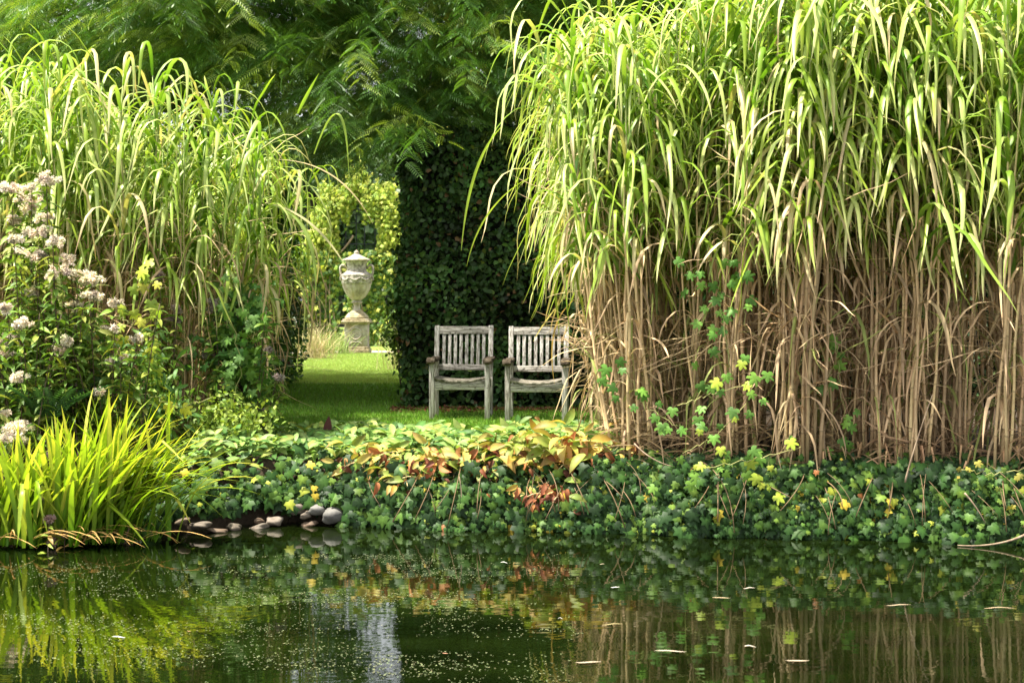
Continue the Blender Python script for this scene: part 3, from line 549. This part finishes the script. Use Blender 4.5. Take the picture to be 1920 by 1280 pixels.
# ------------------------------------------------------------------ broad leaved ground cover on the bank
def cover(n_,xr,y0f,y1f,hh,cols,size,tmpl,up=.9):
    x=U(*xr,n_); y=y0f(x)+U(0,1,n_)*(y1f(x)-y0f(x)); mound=.10+.08*np.sin(x*3.7+y*2)+.06*np.sin(x*8.3+1)+.05*np.sin(y*6)
    z=np.minimum(ground_z(x,y),LAWN)+hh*(.25+mound*2.2)*U(.2,1,n_)*np.interp(y-x*.25,[11,12.9],[1.1,.36])
    c=np.array(cols)[rng.integers(0,len(cols),n_)]*(1+U(-.28,.28,(n_,1)))
    az=U(0,6.28,n_); dd=np.c_[np.cos(az),np.sin(az)-.3,U(-.4,up,n_)]; nr=unit(np.array([0,-.35,1.])+rng.normal(0,.35,(n_,3)))
    m_=MB(); vc=np.tile(np.array([[.8],[1.2],[.8]]),(len(tmpl[0])//3,3)); m_.scatter(tmpl,np.c_[x,y,z],frames(dd,nr),U(*size,n_),c,vc); return m_
yb=lambda x: bank(x)+.12+.25*(x>.6); ye=lambda x: 12.85+.18*np.sin(x*3)+.15*np.sin(x*9)+U(0,.25,np.shape(x))
m_=cover(7500,(-2.75,1.0),yb,ye,.28,[(.17,.28,.06),(.25,.34,.08),(.11,.20,.04),(.34,.38,.09),(.07,.15,.03),(.20,.30,.08)],(.075,.15),leaf_long(.2,.28,.05,4))
V_=m_.v[0]
tag(m_.build('broad_leaved_ground_cover',M['leaf']),'low light green leafy plants covering the bank in front of the chairs','ground cover',kind='stuff')
# ------------------------------------------------------------------ wilting plants at the bank edge
WP=[(705,862,10.6,1.0,34,14),(780,893,10.5,.9,34,20),(860,862,10.5,1.1,34,26),(935,868,10.6,1.1,40,30),(1000,850,10.55,1.2,46,18),(1060,835,10.5,1.2,44,16),(1100,850,10.45,1.0,30,16),(1030,920,10.25,.8,12,46)]
WL=['wilting yellow leaved plant at the left end of the faded row on the bank','wilting plant with a mat of straw coloured stalks above the ivy','faded plant with curled brown leaves below the left chair','yellow and brown withering plant straight below the gap between the chairs','large pale yellow leaved plant on the bank below the right chair','yellow plant with one upright rust red leaf near the reeds','orange and yellow fading plant touching the foot of the reeds','shrivelled brown bunch of dead leaves hanging over the ivy']
for (px,py,D,s_,ny_,nb),lb_ in zip(WP,WL):
    b_=at(px,py,D); gz=float(ground_z(b_[0],b_[1])); t=thing('wilting_plant',lb_,'plant',(b_[0],b_[1],min(gz,b_[2])),'withering plants along the bank edge')
    def lv(n_,cols,sz,zc,dn,tm,mat,nm):
        az=U(0,6.28,n_); q=b_+np.c_[rng.normal(0,.17,n_),rng.normal(-.02,.09,n_),rng.normal(zc,.06,n_)]*s_; g_=np.linspace(1,.0,len(tm[0])//3).repeat(3)[:,None]; vc=np.array([.72,.45,.5])+(np.array([1.1,1.08,.9])-np.array([.72,.45,.5]))*np.clip(g_*1.8,0,1)
        dd=np.c_[np.cos(az),np.sin(az)*.6-.4,U(dn-.5,dn+.6,n_)]; nr=unit(np.array([0,-.6,.8])+rng.normal(0,.45,(n_,3)))
        c=np.array(cols)[rng.integers(0,len(cols),n_)]*(1+U(-.25,.25,(n_,1))); m_=MB(); m_.scatter(tm,q,frames(dd,nr),U(sz*.45,sz*1.2,n_),c,vc); m_.build(nm,mat,t)
    lv(int(ny_*1.2),[(.36,.34,.07),(.24,.30,.06),(.46,.38,.12),(.38,.27,.06),(.20,.28,.06)],.145*s_,.02,.1,leaf_long(.2,.45,.10,5),M['leaf'],'foliage')
    lv(int(nb*1.7),[(.22,.09,.04),(.38,.17,.07),(.16,.07,.045),(.50,.28,.12)],.105*s_,-.03,-.6,leaf_long(.22,.8,.22,5),M['dry'],'withered_foliage')
    m_=MB()
    for j in range(16 if px==780 else 6):
        a_=b_+np.array([U(-.1,.1),U(-.05,.1),-.08]); e_=a_+np.array([U(-.22,.22),U(-.2,.05),U(-.02,.16)]); tube(m_,bez(a_,(a_+e_)/2+np.array([0,0,.08]),e_,6),.0035,(.55,.42,.2),k=4)
    m_.build('stalk',M['cane'],t)
def single_leaf(name,label,cat,p,h,w,c,lean=(0,0),mat='leaf'):
    p=np.array(p,float); P_=bez(p,p+np.array([0,0,h*.5]),p+np.array([lean[0],lean[1],h]),7); s_=np.linspace(0,1,7)
    m_=MB(); strap(m_,P_,w*np.array([.12,.55,.9,1,.85,.5,.03]),(1,.2,0),c,.15); o=link(name,m_.mesh(name,M[mat],p)); o.location=p; return tag(o,label,cat)
single_leaf('dock_leaf','dark red brown upright leaf standing at the lawn edge','leaf',at(612,826,12.6),.22,.075,(.13,.045,.045),(.02,0))
single_leaf('plantain_leaf','upright pale leaf just below the left chair legs','leaf',at(860,815,12.7),.15,.07,(.38,.46,.14),(-.05,0))
single_leaf('plantain_leaf','upright broad leaf below the gap between the two chairs','leaf',at(950,818,12.5),.17,.08,(.38,.46,.14),(-.06,0))
single_leaf('plantain_leaf','pale upright leaf below the right chair legs','leaf',at(1014,815,12.5),.15,.06,(.40,.50,.18),(.02,0))
single_leaf('rust_leaf','rust orange upright leaf near the foot of the reeds','leaf',at(1062,852,10.4),.17,.07,(.48,.17,.06),(.07,0),'dry')
single_leaf('orange_leaf','pale orange leaf standing beside the first reed canes','leaf',at(1093,862,10.35),.13,.06,(.55,.30,.13),(.03,0),'dry')
# ------------------------------------------------------------------ strap leaved iris clumps
def iris(label,cx,cy,n_,spread,Lr,leanx,dry=6):
    b_=np.array([cx,cy,.02]); t=thing('strap_leaved_iris',label,'plant',b_,'bright strap-leaved clumps at the water edge'); m_=MB()
    for j in range(n_):
        p0=b_+np.array([rng.normal(0,spread),rng.normal(0,spread*.5),0]); L_=U(*Lr); az=U(0,6.28); out=U(.05,.55)+abs(rng.normal(0,.2)); lx=out*math.cos(az)+leanx*U(.2,1.3); ly=out*.6*math.sin(az)-.15
        dr=np.array([lx,ly,0]); s_=np.linspace(0,1,10)[:,None]; dz=np.array([0,0,1.]); bend=U(.15,.7)
        P_=[p0]; d_=unit(dz+dr*.35); 
        sgl=L_/9; g_=U(.02,.09); br=rng.integers(4,8) if rng.random()<.10 else 99
        for q in range(9):
            d_=unit(d_+dr*.10*bend+np.array([0,0,-g_*(1+q*.25)]))
            if q==br: d_=unit(np.array([dr[0]*.8,dr[1]*.5,-.6]))
            P_.append(np.maximum(P_[-1]+d_*sgl,[-99,-99,.01]))
        P_=np.array(P_); w=U(.026,.044)*np.array([.6,.8,.95,1,1,.95,.85,.7,.45,.04]); sd=unit(np.cross(unit(dr+1e-4),[0,0,1])+np.array([.3,0,0])*U(-1,1))
        y_=rng.random(); c0=np.array([.10,.24,.015]); c1=np.array([.32,.43,.04]) if y_<.75 else np.array([.62,.60,.10]); q=np.linspace(0,1,10)[:,None]; c=c0+(c1-c0)*np.clip(q*1.2+U(-.2,.2),0,1)
        if y_>.99: c=np.repeat([[.62,.38,.12]],10,0)
        strap(m_,P_,w,sd,c,.12,1.1)
    m_.build('foliage',M['iris'],t); m_=MB()
    for j in range(dry):
        p0=b_+np.array([U(-.2,.3),U(-.25,0),.03]); e_=p0+np.array([U(.1,.55),U(-.3,0),U(-.02,.1)]); P_=bez(p0,(p0+e_)/2+np.array([0,0,.12]),e_,8); strap(m_,P_,.018*np.array([.7,1,1,1,1,.9,.6,.1]),(0.2,1,0),(.55,.36,.12),.1)
    m_.build('withered_leaves',M['dry'],t)
iris('bright yellow green strap leaved clump sweeping right over the stones',-2.80,9.72,190,.17,(.6,1.1),.95,16)
iris('yellow green strap leaved clump in the middle, growing upright',-3.12,9.62,150,.16,(.55,.92),.35)
iris('strap leaved clump cut by the left edge of the photo',-3.5,9.6,130,.14,(.45,.8),.05)
# ------------------------------------------------------------------ flowering joe pye plants
PUFF=[]; v_=[];f_=[]
for q in sph(46):
    s_=unit(np.cross(q,sph(1)[0])); b0=len(v_); v_+=[q*.15-s_*.13,q*.15+s_*.13,q*U(.8,1.1)+s_*.12,q*U(.8,1.1)-s_*.12]; f_.append((b0,b0+1,b0+2,b0+3))
PUFF=(np.array(v_),f_)
LZ=leaf_long(.15,.45,.05,4)
def joe(label,heads,D,extra=4,foot=None,name='flowering_hemp_plant',leafc=((.12,.23,.03),(.18,.29,.04),(.09,.17,.025),(.24,.28,.05)),fl=(.84,.74,.58)):
    hp=[at(px,py,D+U(-.25,.25)) for px,py,_ in heads]; cx=np.mean([h[0] for h in hp]) if foot is None else foot; b_=np.array([cx,D+.05,float(min(LAWN,ground_z(cx,D)))])
    t=thing(name,label,'flowering plant',b_,'pale pink flowering hemp plants left of the pond'); ms=MB(); LP=[];LD=[]
    ends=[(h,True) for h in hp]+[(b_+np.array([U(-.45,.45),U(-.3,.2),U(.4,1.3)]),False) for _ in range(extra)]
    for e,fl_ in ends:
        g=b_+np.array([(e[0]-b_[0])*.55+U(-.06,.06),U(-.12,.12),0]); P_=bez(g,(g+e)/2+np.array([(g[0]-e[0])*.15,0,.1]),e,14); tube(ms,P_,np.linspace(.006,.003,14),k=5)
        nlv=int(np.linalg.norm(e-g)/.075)
        for j in range(nlv):
            f=.15+.85*j/nlv; q=P_[0]*0+np.array([np.interp(f,np.linspace(0,1,14),P_[:,a_]) for a_ in range(3)]); az=U(0,6.28)
            for w_ in(0,2.1,4.2): LP.append(q); LD.append((math.cos(az+w_),math.sin(az+w_),U(-.25,.45)))
    ms.build('stem',M['twig'],t); LP=np.array(LP);LD=np.array(LD);k=len(LP); m_=MB()
    m_.scatter(LZ,LP,frames(LD,unit(np.array([0,0,1.])+rng.normal(0,.3,(k,3)))),U(.07,.14,k),np.array(leafc)[rng.integers(0,len(leafc),k)]*(1+U(-.3,.3,(k,1)))); m_.build('foliage',M['leaf'],t)
    for h,(px,py,sz) in zip(hp,heads):
        r_=sz*D/F; npf=max(5,int(sz*.75)); q=sph(npf)*U(.2,1.2,(npf,1))*np.array([r_*1.15,r_*.8,r_*.62]); q[:,2]=q[:,2]*.8
        m_=MB(); c=vary(fl,npf,.16,.05); c[rng.random(npf)<.15]*=.55; fr=frames(sph(npf),sph(npf)); m_.scatter(PUFF,h+q,fr,U(.022,.036,npf),c)
        o=m_.build('flower_head',M['fluff'],t)
joe('tall fluffy pink flowered plant with the highest blooms at the left edge',[(23,351,16),(55,372,24),(90,336,20),(58,392,22),(84,409,14),(20,413,18),(62,352,14)],10.6,3)
joe('fluffy flowered plant with a broad bloom cluster below the highest ones',[(74,435,24),(100,452,16),(27,448,14),(66,480,16),(40,470,10),(64,546,12)],10.45,5)
joe('fluffy pink flowered plant leaning right with its largest bloom before the reeds',[(131,485,14),(113,505,20),(142,513,16),(172,523,24),(176,554,18),(141,572,16),(100,517,12),(215,568,9)],10.5,6)
joe('sparse flowered plant with small round white blooms in front of the canes',[(195,618,13),(215,614,7),(131,640,13),(111,655,18),(260,634,12),(230,671,9),(205,679,8),(182,734,9),(125,718,14)],10.4,8)
joe('flowering plant with dull pink blooms low at the left edge',[(12,577,14),(39,607,16),(10,637,20),(39,706,16),(8,660,14)],10.25,8)
joe('brownish faded flowering plant among the left reed canes',[(287,583,11),(334,581,11),(326,597,13),(305,605,9),(301,517,13)],11.35,4,fl=(.34,.27,.22))
joe('small faded flowering plant beside the left hedge foot',[(402,566,10),(391,581,11),(387,669,10),(520,708,6),(505,655,6)],11.6,5,fl=(.42,.36,.31))
joe('low flowering plant with pinkish blooms at the left edge above the strap leaves',[(20,802,20),(36,822,15),(8,818,18),(46,797,12),(5,775,10)],9.9,5,foot=-3.6)
# plant leaning into the water
joe('yellowing plant with dead brown flower heads leaning into the water',[(100,1018,13),(118,998,9),(88,975,7)],9.3,2,foot=-2.95,leafc=((.38,.40,.08),(.25,.33,.05),(.50,.34,.10)),fl=(.38,.28,.24))
# leafy undergrowth shrubs left
def undergrowth(label,px,py,D,rx,rz,n_,cols,tm,size,name='leafy_shrub'):
    b_=at(px,py,D); bb=np.array([b_[0],b_[1],LAWN]); return bush(name,label,'shrub',bb,(b_,(rx,.35,rz)),n_,cols,tm,size,M['leaf'],.012,clump=16,sig=.45,down=-.5)
undergrowth('dark green leafy shrub filling the left edge below the flower heads',60,680,10.7,.55,.5,1500,[(.07,.16,.03),(.12,.22,.035)],LZ,(.07,.13))
undergrowth('green leafy shrub under the canes beside the strap leaves',200,740,10.9,.6,.4,1100,[(.07,.16,.03),(.12,.22,.04)],LZ,(.06,.12))
undergrowth('small leaved yellow green bush at the foot of the left canes',430,800,11.3,.3,.32,1500,[(.28,.36,.06),(.20,.30,.05)],leaf6(.33,.05,.1),(.03,.055))
undergrowth('fine leaved green bush beside the left hedge corner',450,660,11.9,.25,.6,700,[(.10,.22,.05),(.16,.28,.05)],HOP,(.05,.09))
# fern
b_=at(90,790,10.2); t=thing('fern','dark green fern tucked behind the strap leaves','fern',b_); m_=MB(); FR=pinnate(14,.03,.2)
n_=14; az=np.linspace(0,6.28,n_); m_.scatter(FR,np.repeat(b_[None],n_,0)+np.array([0,0,.0]),frames(np.c_[np.cos(az)*.8,np.sin(az)*.6,np.full(n_,.9)],np.c_[-np.cos(az),-np.sin(az),np.ones(n_)]),U(.32,.5,n_),vary((.04,.12,.03),n_,.2,.1)); m_.build('frond',M['leaf'],t)
# ------------------------------------------------------------------ lobed vines
def vine(label,D,paths,cols,size=(.05,.085),step=.10,spr=.05,clus=None):
    P0=at(*paths[0][0],D); t=thing('lobed_vine',label,'climbing plant',P0,'lobed vines climbing among the reeds'); ms=MB();LP=[]
    for pa in paths:
        q=np.array([at(a_,b_,D) for a_,b_ in pa]); q[:,1]+=rng.normal(0,.03,len(q)); s_=np.linspace(0,1,len(q)); tt=np.linspace(0,1,max(12,len(q)*5)); q=np.stack([np.interp(tt,s_,q[:,a_]) for a_ in range(3)],1); q+=.012*np.sin(tt*40)[:,None]
        tube(ms,q,.0028,(.3,.3,.1),k=4); L_=np.linalg.norm(np.diff(q,axis=0),axis=1).sum(); m_n=max(2,int(L_/step)); 
        LP.append(q[rng.integers(0,len(q),m_n)])
    for (a_,b_,n_,r_) in (clus or []): LP.append(at(a_,b_,D)+rng.normal(0,1,(n_,3))*np.array([r_,.04,r_*.8])*D/F*1.0*np.array([1,F/D,1]))
    LP=np.concatenate(LP); k=len(LP); LP=LP+rng.normal(0,spr,(k,3))*np.array([1,.6,1])
    ms.build('stem',M['cane'],t); m_=MB(); nr=unit(np.array([-.1,-1,.55])+rng.normal(0,.35,(k,3))); dd=unit(np.c_[rng.normal(0,.6,k),rng.normal(-.1,.2,k),-np.ones(k)*.7])
    m_.scatter(HOP,LP,frames(dd,nr),U(*size,k),np.array(cols)[rng.integers(0,len(cols),k)]*(1+U(-.2,.2,(k,1)))); m_.build('foliage',M['leaf'],t)
YG=[(.36,.46,.05),(.26,.40,.05),(.48,.50,.07)]; MG=[(.13,.28,.04),(.18,.34,.05),(.10,.22,.035)]
vine('green lobed vine hanging down the canes right of the chair',10.1,[[(1340,460),(1350,560),(1370,700)],[(1380,460),(1400,620)],[(1170,690),(1210,760),(1270,800)]],MG,clus=[(1330,520,8,25),(1340,620,7,30),(1165,690,4,15),(1195,740,4,14)])
vine('yellow green lobed vine spreading low over the ivy under the canes',9.85,[[(1270,760),(1330,740),(1400,720)],[(1280,850),(1340,820),(1400,760)],[(1310,880),(1420,860),(1500,840)]],MG+YG[:1],(.04,.085),.15,clus=[(1385,725,9,26),(1320,800,4,16),(1345,850,6,28),(1460,860,7,45),(1290,870,4,26),(1240,780,4,16)])
vine('small green vine climbing a single dark gap in the canes',10.2,[[(1570,640),(1575,720),(1590,800),(1580,850)]],MG,(.05,.08),.05)
vine('broad yellow lobed vine leaves among the left canes',10.95,[[(255,520),(290,600),(270,700),(290,800)],[(270,520),(310,540)],[(210,590),(250,610)]],YG,(.06,.105),.16,.04,clus=[(275,525,4,14),(230,595,5,14),(262,580,3,14),(275,690,7,22),(230,660,4,12),(290,770,6,25),(255,720,4,15)])
vine('thin vine with two bright yellow leaves crossing the left cane feet',10.6,[[(240,735),(290,745),(330,765),(400,745)]],[(.62,.58,.05),(.5,.52,.05)],(.07,.10),.25,.02)
vine('pale green vine with star shaped leaves beside the left hedge',11.4,[[(410,540),(440,620),(450,700),(420,800)],[(450,560),(480,640)]],[(.13,.26,.05),(.10,.20,.035)],(.05,.085),.05,.08)
vine('yellow leaved creeper straggling over the ivy at the right edge',9.65,[[(1850,950),(1880,970),(1920,960)],[(1800,880),(1860,890),(1920,880)]],[(.22,.30,.05),(.14,.24,.04),(.34,.32,.06)],(.03,.05),.045,.05)
# ------------------------------------------------------------------ stones
ST=[(555,955,15,20,'st1','pointed pinkish stone at the left of the small stone heap'),(592,957,22,15,'st0','smooth rounded grey stone on top of the stone heap'),(571,967,15,11,'st1','small brown rounded stone at the front of the stone heap'),(622,968,28,22,'st0','large rough grey stone half covered by ivy'),(578,984,18,10,'st2','low dark stone at the waterline below the heap'),
 (512,978,18,14,'st1','pale stone beside the waterline between the two stone groups'),(480,992,26,12,'st1','flat pinkish stone lying at the waterline'),(484,978,13,8,'st2','small brown stone resting behind the flat one'),(437,990,19,12,'st1','squarish pink stone left of the flat one'),(405,996,22,8,'st2','low brown stone at the end of the strap leaves'),(372,985,24,10,'st1','long pale stone half hidden by the strap leaves'),(340,978,18,10,'st2','dull stone mostly hidden by the strap leaves'),(530,994,13,5,'st0','thin flat pale stone tip at the waterline'),(606,995,14,6,'st0','small wet stone just above the water under the ivy')]
for px,py,a_,b_,mt,lab in ST:
    D=float(bank((px-960)*10.4/F))-.06; c=at(px,py,D); bm=MB(); k=20; r_=12; V=[];sd=U(0,6,3)
    for i in range(r_+1):
        for j in range(k):
            th=math.pi*i/r_; ph=2*math.pi*j/k; q=np.array([math.sin(th)*math.cos(ph),math.sin(th)*math.sin(ph),math.cos(th)]); f=1+.13*math.sin(q[0]*3+sd[0])+.11*math.sin(q[1]*4+sd[1]+q[2]*3)+.07*math.sin(q[2]*5+q[0]*5+sd[2]); q=np.sign(q)*np.abs(q)**.85
            V.append(q*f*np.array([a_*.80,a_*.65,b_*.58])*D/F)
    bm.add(V,[(i*k+j,(i+1)*k+j,(i+1)*k+(j+1)%k,i*k+(j+1)%k) for i in range(r_) for j in range(k)])
    o=link('stone',bm.mesh('stone',M[mt])); o.location=c; o.rotation_euler=(U(-.2,.2),U(-.35,.35),U(-.5,.5)); tag(o,lab,'stone','rounded stones along the waterline')
# pale slab in the grass
m_=MB(); box(m_,(0,0,0),(.16,.1,.025)); o=bevel(link('stone_slab',m_.mesh('stone_slab',M['stone'],smooth=False)),.006); o.location=at(487,768,12.3); tag(o,'small flat pale slab at the left edge of the lawn','slab')
# ------------------------------------------------------------------ floating things
def wpt(px,py): D=HC*F/(py-HZ); return np.array([(px-960)*D/F,D,.006])
FL=[(217,1201,28,(.75,.74,.65),'long white petal floating at the left of the pond'),(350,1190,9,(.55,.30,.18),'small orange leaf floating left of the sky reflection'),(1155,1106,18,(.80,.76,.68),'white petal floating below the hanging brown leaves'),(1408,1108,24,(.72,.62,.50),'pale leaf floating under the ivy reflection'),(1355,1126,34,(.55,.42,.25),'tan leaf blade floating under the middle of the ivy'),(1260,1228,60,(.60,.50,.38),'long pale leaf blade floating among reflected canes'),(1105,1249,50,(.62,.50,.36),'pale leaf blade floating at the left of the reflected canes'),(1500,1246,46,(.60,.48,.34),'spotted leaf blade floating near the bottom of the photo'),(1410,1219,22,(.66,.58,.46),'short pale leaf floating right of the longest one'),(1150,1177,40,(.42,.34,.16),'olive leaf blade floating below the yellow reflection'),(1690,1140,50,(.55,.42,.28),'tan leaf blade floating below the right ivy'),(1880,1146,60,(.50,.36,.22),'long brown leaf floating at the right edge'),(834,1232,12,(.55,.30,.18),'small orange leaf floating in the dark reflection'),(1051,1166,10,(.70,.68,.62),'tiny white petal floating in the dark reflection'),(1130,1062,10,(.7,.6,.4),'small pale leaf floating close under the bank'),(945,1059,14,(.85,.83,.76),'white petal floating close under the bank'),(1260,1302,10,(.5,.4,.3),'')]
for px,py,l_,c,lab in FL:
    if not lab: continue
    p=wpt(px,py); ln=l_*p[1]/F; m_=MB(); k=7; x=np.linspace(-ln/2,ln/2,k); P_=np.c_[x,.012*np.sin(x/ln*4+px),.004+.002*np.cos(x/ln*6)]
    strap(m_,P_,min(.018,ln*.35)*np.array([.2,.8,1,1,.9,.6,.05]),(0.1,1,0),np.array(c)*.6,.05); o=link('floating_leaf' if 'petal' not in lab else 'floating_petal',m_.mesh('floating_leaf',M['float'])); o.location=p; tag(o,lab,'leaf' if 'petal' not in lab else 'petal')
n_=5200; D=U(5.9,9.3,n_); px=np.where(rng.random(n_)<.86,U(-40,900,n_)**1.0,U(700,1100,n_)); x=(px-960)*D/F; pat=np.sin(x*1.9+D*5.2)+np.sin(D*9+x*.8)+.6*np.sin(x*6+D*2); kp=pat+rng.normal(0,.9,n_)>.3; kp&=D<bank(x)-.5
P=np.c_[x,D,np.full(n_,.004)][kp]; k=len(P); sp=np.repeat(P,3,0)+np.c_[rng.normal(0,.02,(k*3,2)),np.zeros(k*3)]; k*=3
m_=MB(); m_.scatter(leaf6(.45,.0),sp,frames(np.c_[U(-1,1,(k,2)),np.zeros(k)],np.c_[U(-.1,.1,(k,2)),np.ones(k)]),U(.0035,.011,k),vary((.15,.17,.08),k,.4,.12)); tag(m_.build('floating_pondweed',M['float']),'pale specks of pondweed scattered over the left half of the pond','pondweed',kind='stuff')
# ------------------------------------------------------------------ fallen stalks and strays
def stalk(label,P_,r=.006,mat='palebranch'):
    P_=np.array(P_); m_=MB(); q=bez(*P_,12); tube(m_,q,np.linspace(r,r*.4,12),k=6); o=link('dead_stalk',m_.mesh('dead_stalk',M[mat],P_[0])); o.location=P_[0]; tag(o,label,'stalk')
stalk('curved dead stalk dipping into the water at the right edge',[at(1935,1000,9.6),at(1880,1030,9.5),at(1800,1024,9.6)],.009)
stalk('brown stalk sticking out of the ivy near the right edge',[at(1812,925,9.65),at(1835,950,9.6),at(1852,982,9.6)],.007)
stalk('pale stalk leaning across the cane feet near the right edge',[at(1700,905,9.75),at(1712,850,9.7),at(1750,740,9.8)],.007)
stalk('pale dry stalk lying over the ivy at the foot of the reeds',[at(1190,832,10.1),at(1220,865,9.95),at(1262,875,9.95)],.006)
stalk('thin stalk hanging over the ivy below the faded plants',[at(860,890,10.3),at(868,930,10.2),at(862,955,10.2)],.0035)
stalk('thin twig rising from the ivy behind the strap leaves',[at(330,885,10.4),at(350,860,10.4),at(395,822,10.5)],.003)
for i,(a,b,c_,w,cc,lab) in enumerate([((590,290,12.2),(650,120,12.2),(655,330,12.3),.03,(.35,.46,.10),'long green blade arching from the left reeds over the opening'),
  ((520,300,12.4),(640,300,12.4),(700,420,12.4),.02,(.55,.42,.22),'thin tan blade curving in front of the creeper arch'),
  ((500,380,12),(590,395,12),(652,505,12),.03,(.55,.50,.25),'pale drooping blade ending in front of the urn'),
  ((510,385,12),(600,400,12),(592,560,12),.04,(.40,.50,.12),'broad green drooping blade left of the urn'),
  ((560,215,12.5),(570,190,12.5),(600,140,12.5),.04,(.36,.50,.06),'upright green blade tip above the left reeds'),
  ((940,240,10.8),(880,300,10.8),(865,470,10.8),.03,(.34,.46,.08),'green blade of the right reeds drooping before the dark hedge'),
  ((1000,330,10.8),(900,380,10.8),(875,500,10.8),.022,(.34,.46,.08),'thin green blade hanging lowest before the dark hedge'),
  ((1090,520,11.5),(1020,600,11.5),(1000,640,11.8),.02,(.55,.45,.28),'tan blade hanging between the two chairs'),
  ((1080,560,11.5),(1020,600,11.6),(1040,720,11.8),.02,(.50,.34,.18),'brown blade hanging across the right chair back')]):
    stray('reed_blade',lab,'reed blade',[at(*a),at(*b),at(*c_)],w,cc)
# wispy pale grass and twiggy plants near the urn
for nm,lab,px,D,n_,h,c in (('wispy_grass','pale wispy grass tuft in the sun left of the urn',583,27,260,.85,(.50,.44,.24)),('wispy_grass','small green grass tuft just left of the pedestal',622,29,240,.6,(.26,.36,.10)),('wispy_grass','twiggy pale growth at the hedge corner right of the urn',757,23,120,.9,(.40,.38,.18))):
    b_=onlawn(px,D); t=thing(nm,lab,'grass tuft',b_); m_=MB()
    for j in range(n_):
        p0=b_+np.array([rng.normal(0,.18),rng.normal(0,.12),0]); q=np.array([rng.normal(0,.28),rng.normal(0,.2),1.])*h*U(.4,1); P_=bez(p0,p0+q*.6,p0+q*np.array([1.6,1.6,.9]),6); strap(m_,P_,.012*np.array([1,1,.9,.7,.5,.1]),sph(1)[0]*np.array([1,1,0])+.01,np.array(c)*U(.7,1.3),.1)
    m_.build('foliage',M['dry'],t)
undergrowth('yellow green shrub at the corner of the right hedge by the path',752,610,18.5,.22,.5,900,[(.28,.36,.06),(.16,.26,.05)],leaf6(.33,.05,.1),(.04,.07),'corner_shrub')
# ------------------------------------------------------------------ light, camera
to_sun=Vector((-.33,-.14,.93)).normalized()
el=math.asin(to_sun.z); azm=math.atan2(to_sun.x,to_sun.y)
w=bpy.data.worlds.new('World'); sc.world=w; w.use_nodes=True; n=w.node_tree; n.nodes.clear()
sky=n.nodes.new('ShaderNodeTexSky'); sky.sky_type='NISHITA'; sky.sun_disc=False; sky.sun_elevation=el; sky.sun_rotation=azm; sky.air_density=1.0; sky.dust_density=2.5; sky.ozone_density=1.0
bg=n.nodes.new('ShaderNodeBackground'); bg.inputs[1].default_value=.13; wo=n.nodes.new('ShaderNodeOutputWorld'); hs=n.nodes.new('ShaderNodeHueSaturation'); hs.inputs['Saturation'].default_value=.18; n.links.new(sky.outputs[0],hs.inputs['Color']); n.links.new(hs.outputs[0],bg.inputs[0]); n.links.new(bg.outputs[0],wo.inputs[0])
sl=bpy.data.lights.new('Sun','SUN'); sl.energy=4.3; sl.angle=R(1.5); sl.color=(1,.93,.81); so=bpy.data.objects.new('Sun',sl); COL.objects.link(so); so.rotation_euler=to_sun.to_track_quat('Z','Y').to_euler(); so.location=(-5,5,12)
cd=bpy.data.cameras.new('Camera'); cd.lens=50; cd.sensor_width=36; cd.clip_end=500; cam=bpy.data.objects.new('Camera',cd); COL.objects.link(cam); cam.location=(0,0,HC); cam.rotation_euler=(R(90)-math.atan(89/F),0,0); sc.camera=cam
cd.dof.use_dof=True; cd.dof.focus_distance=12.2; cd.dof.aperture_fstop=4.5
sc.view_settings.view_transform='Standard'; sc.view_settings.look='None'; sc.view_settings.gamma=1; sc.view_settings.exposure=1.65
sc.render.engine='CYCLES'; cy=sc.cycles; cy.max_bounces=6; cy.diffuse_bounces=3; cy.glossy_bounces=3; cy.transmission_bounces=4; cy.transparent_max_bounces=4; cy.use_denoising=True; cy.sample_clamp_indirect=6
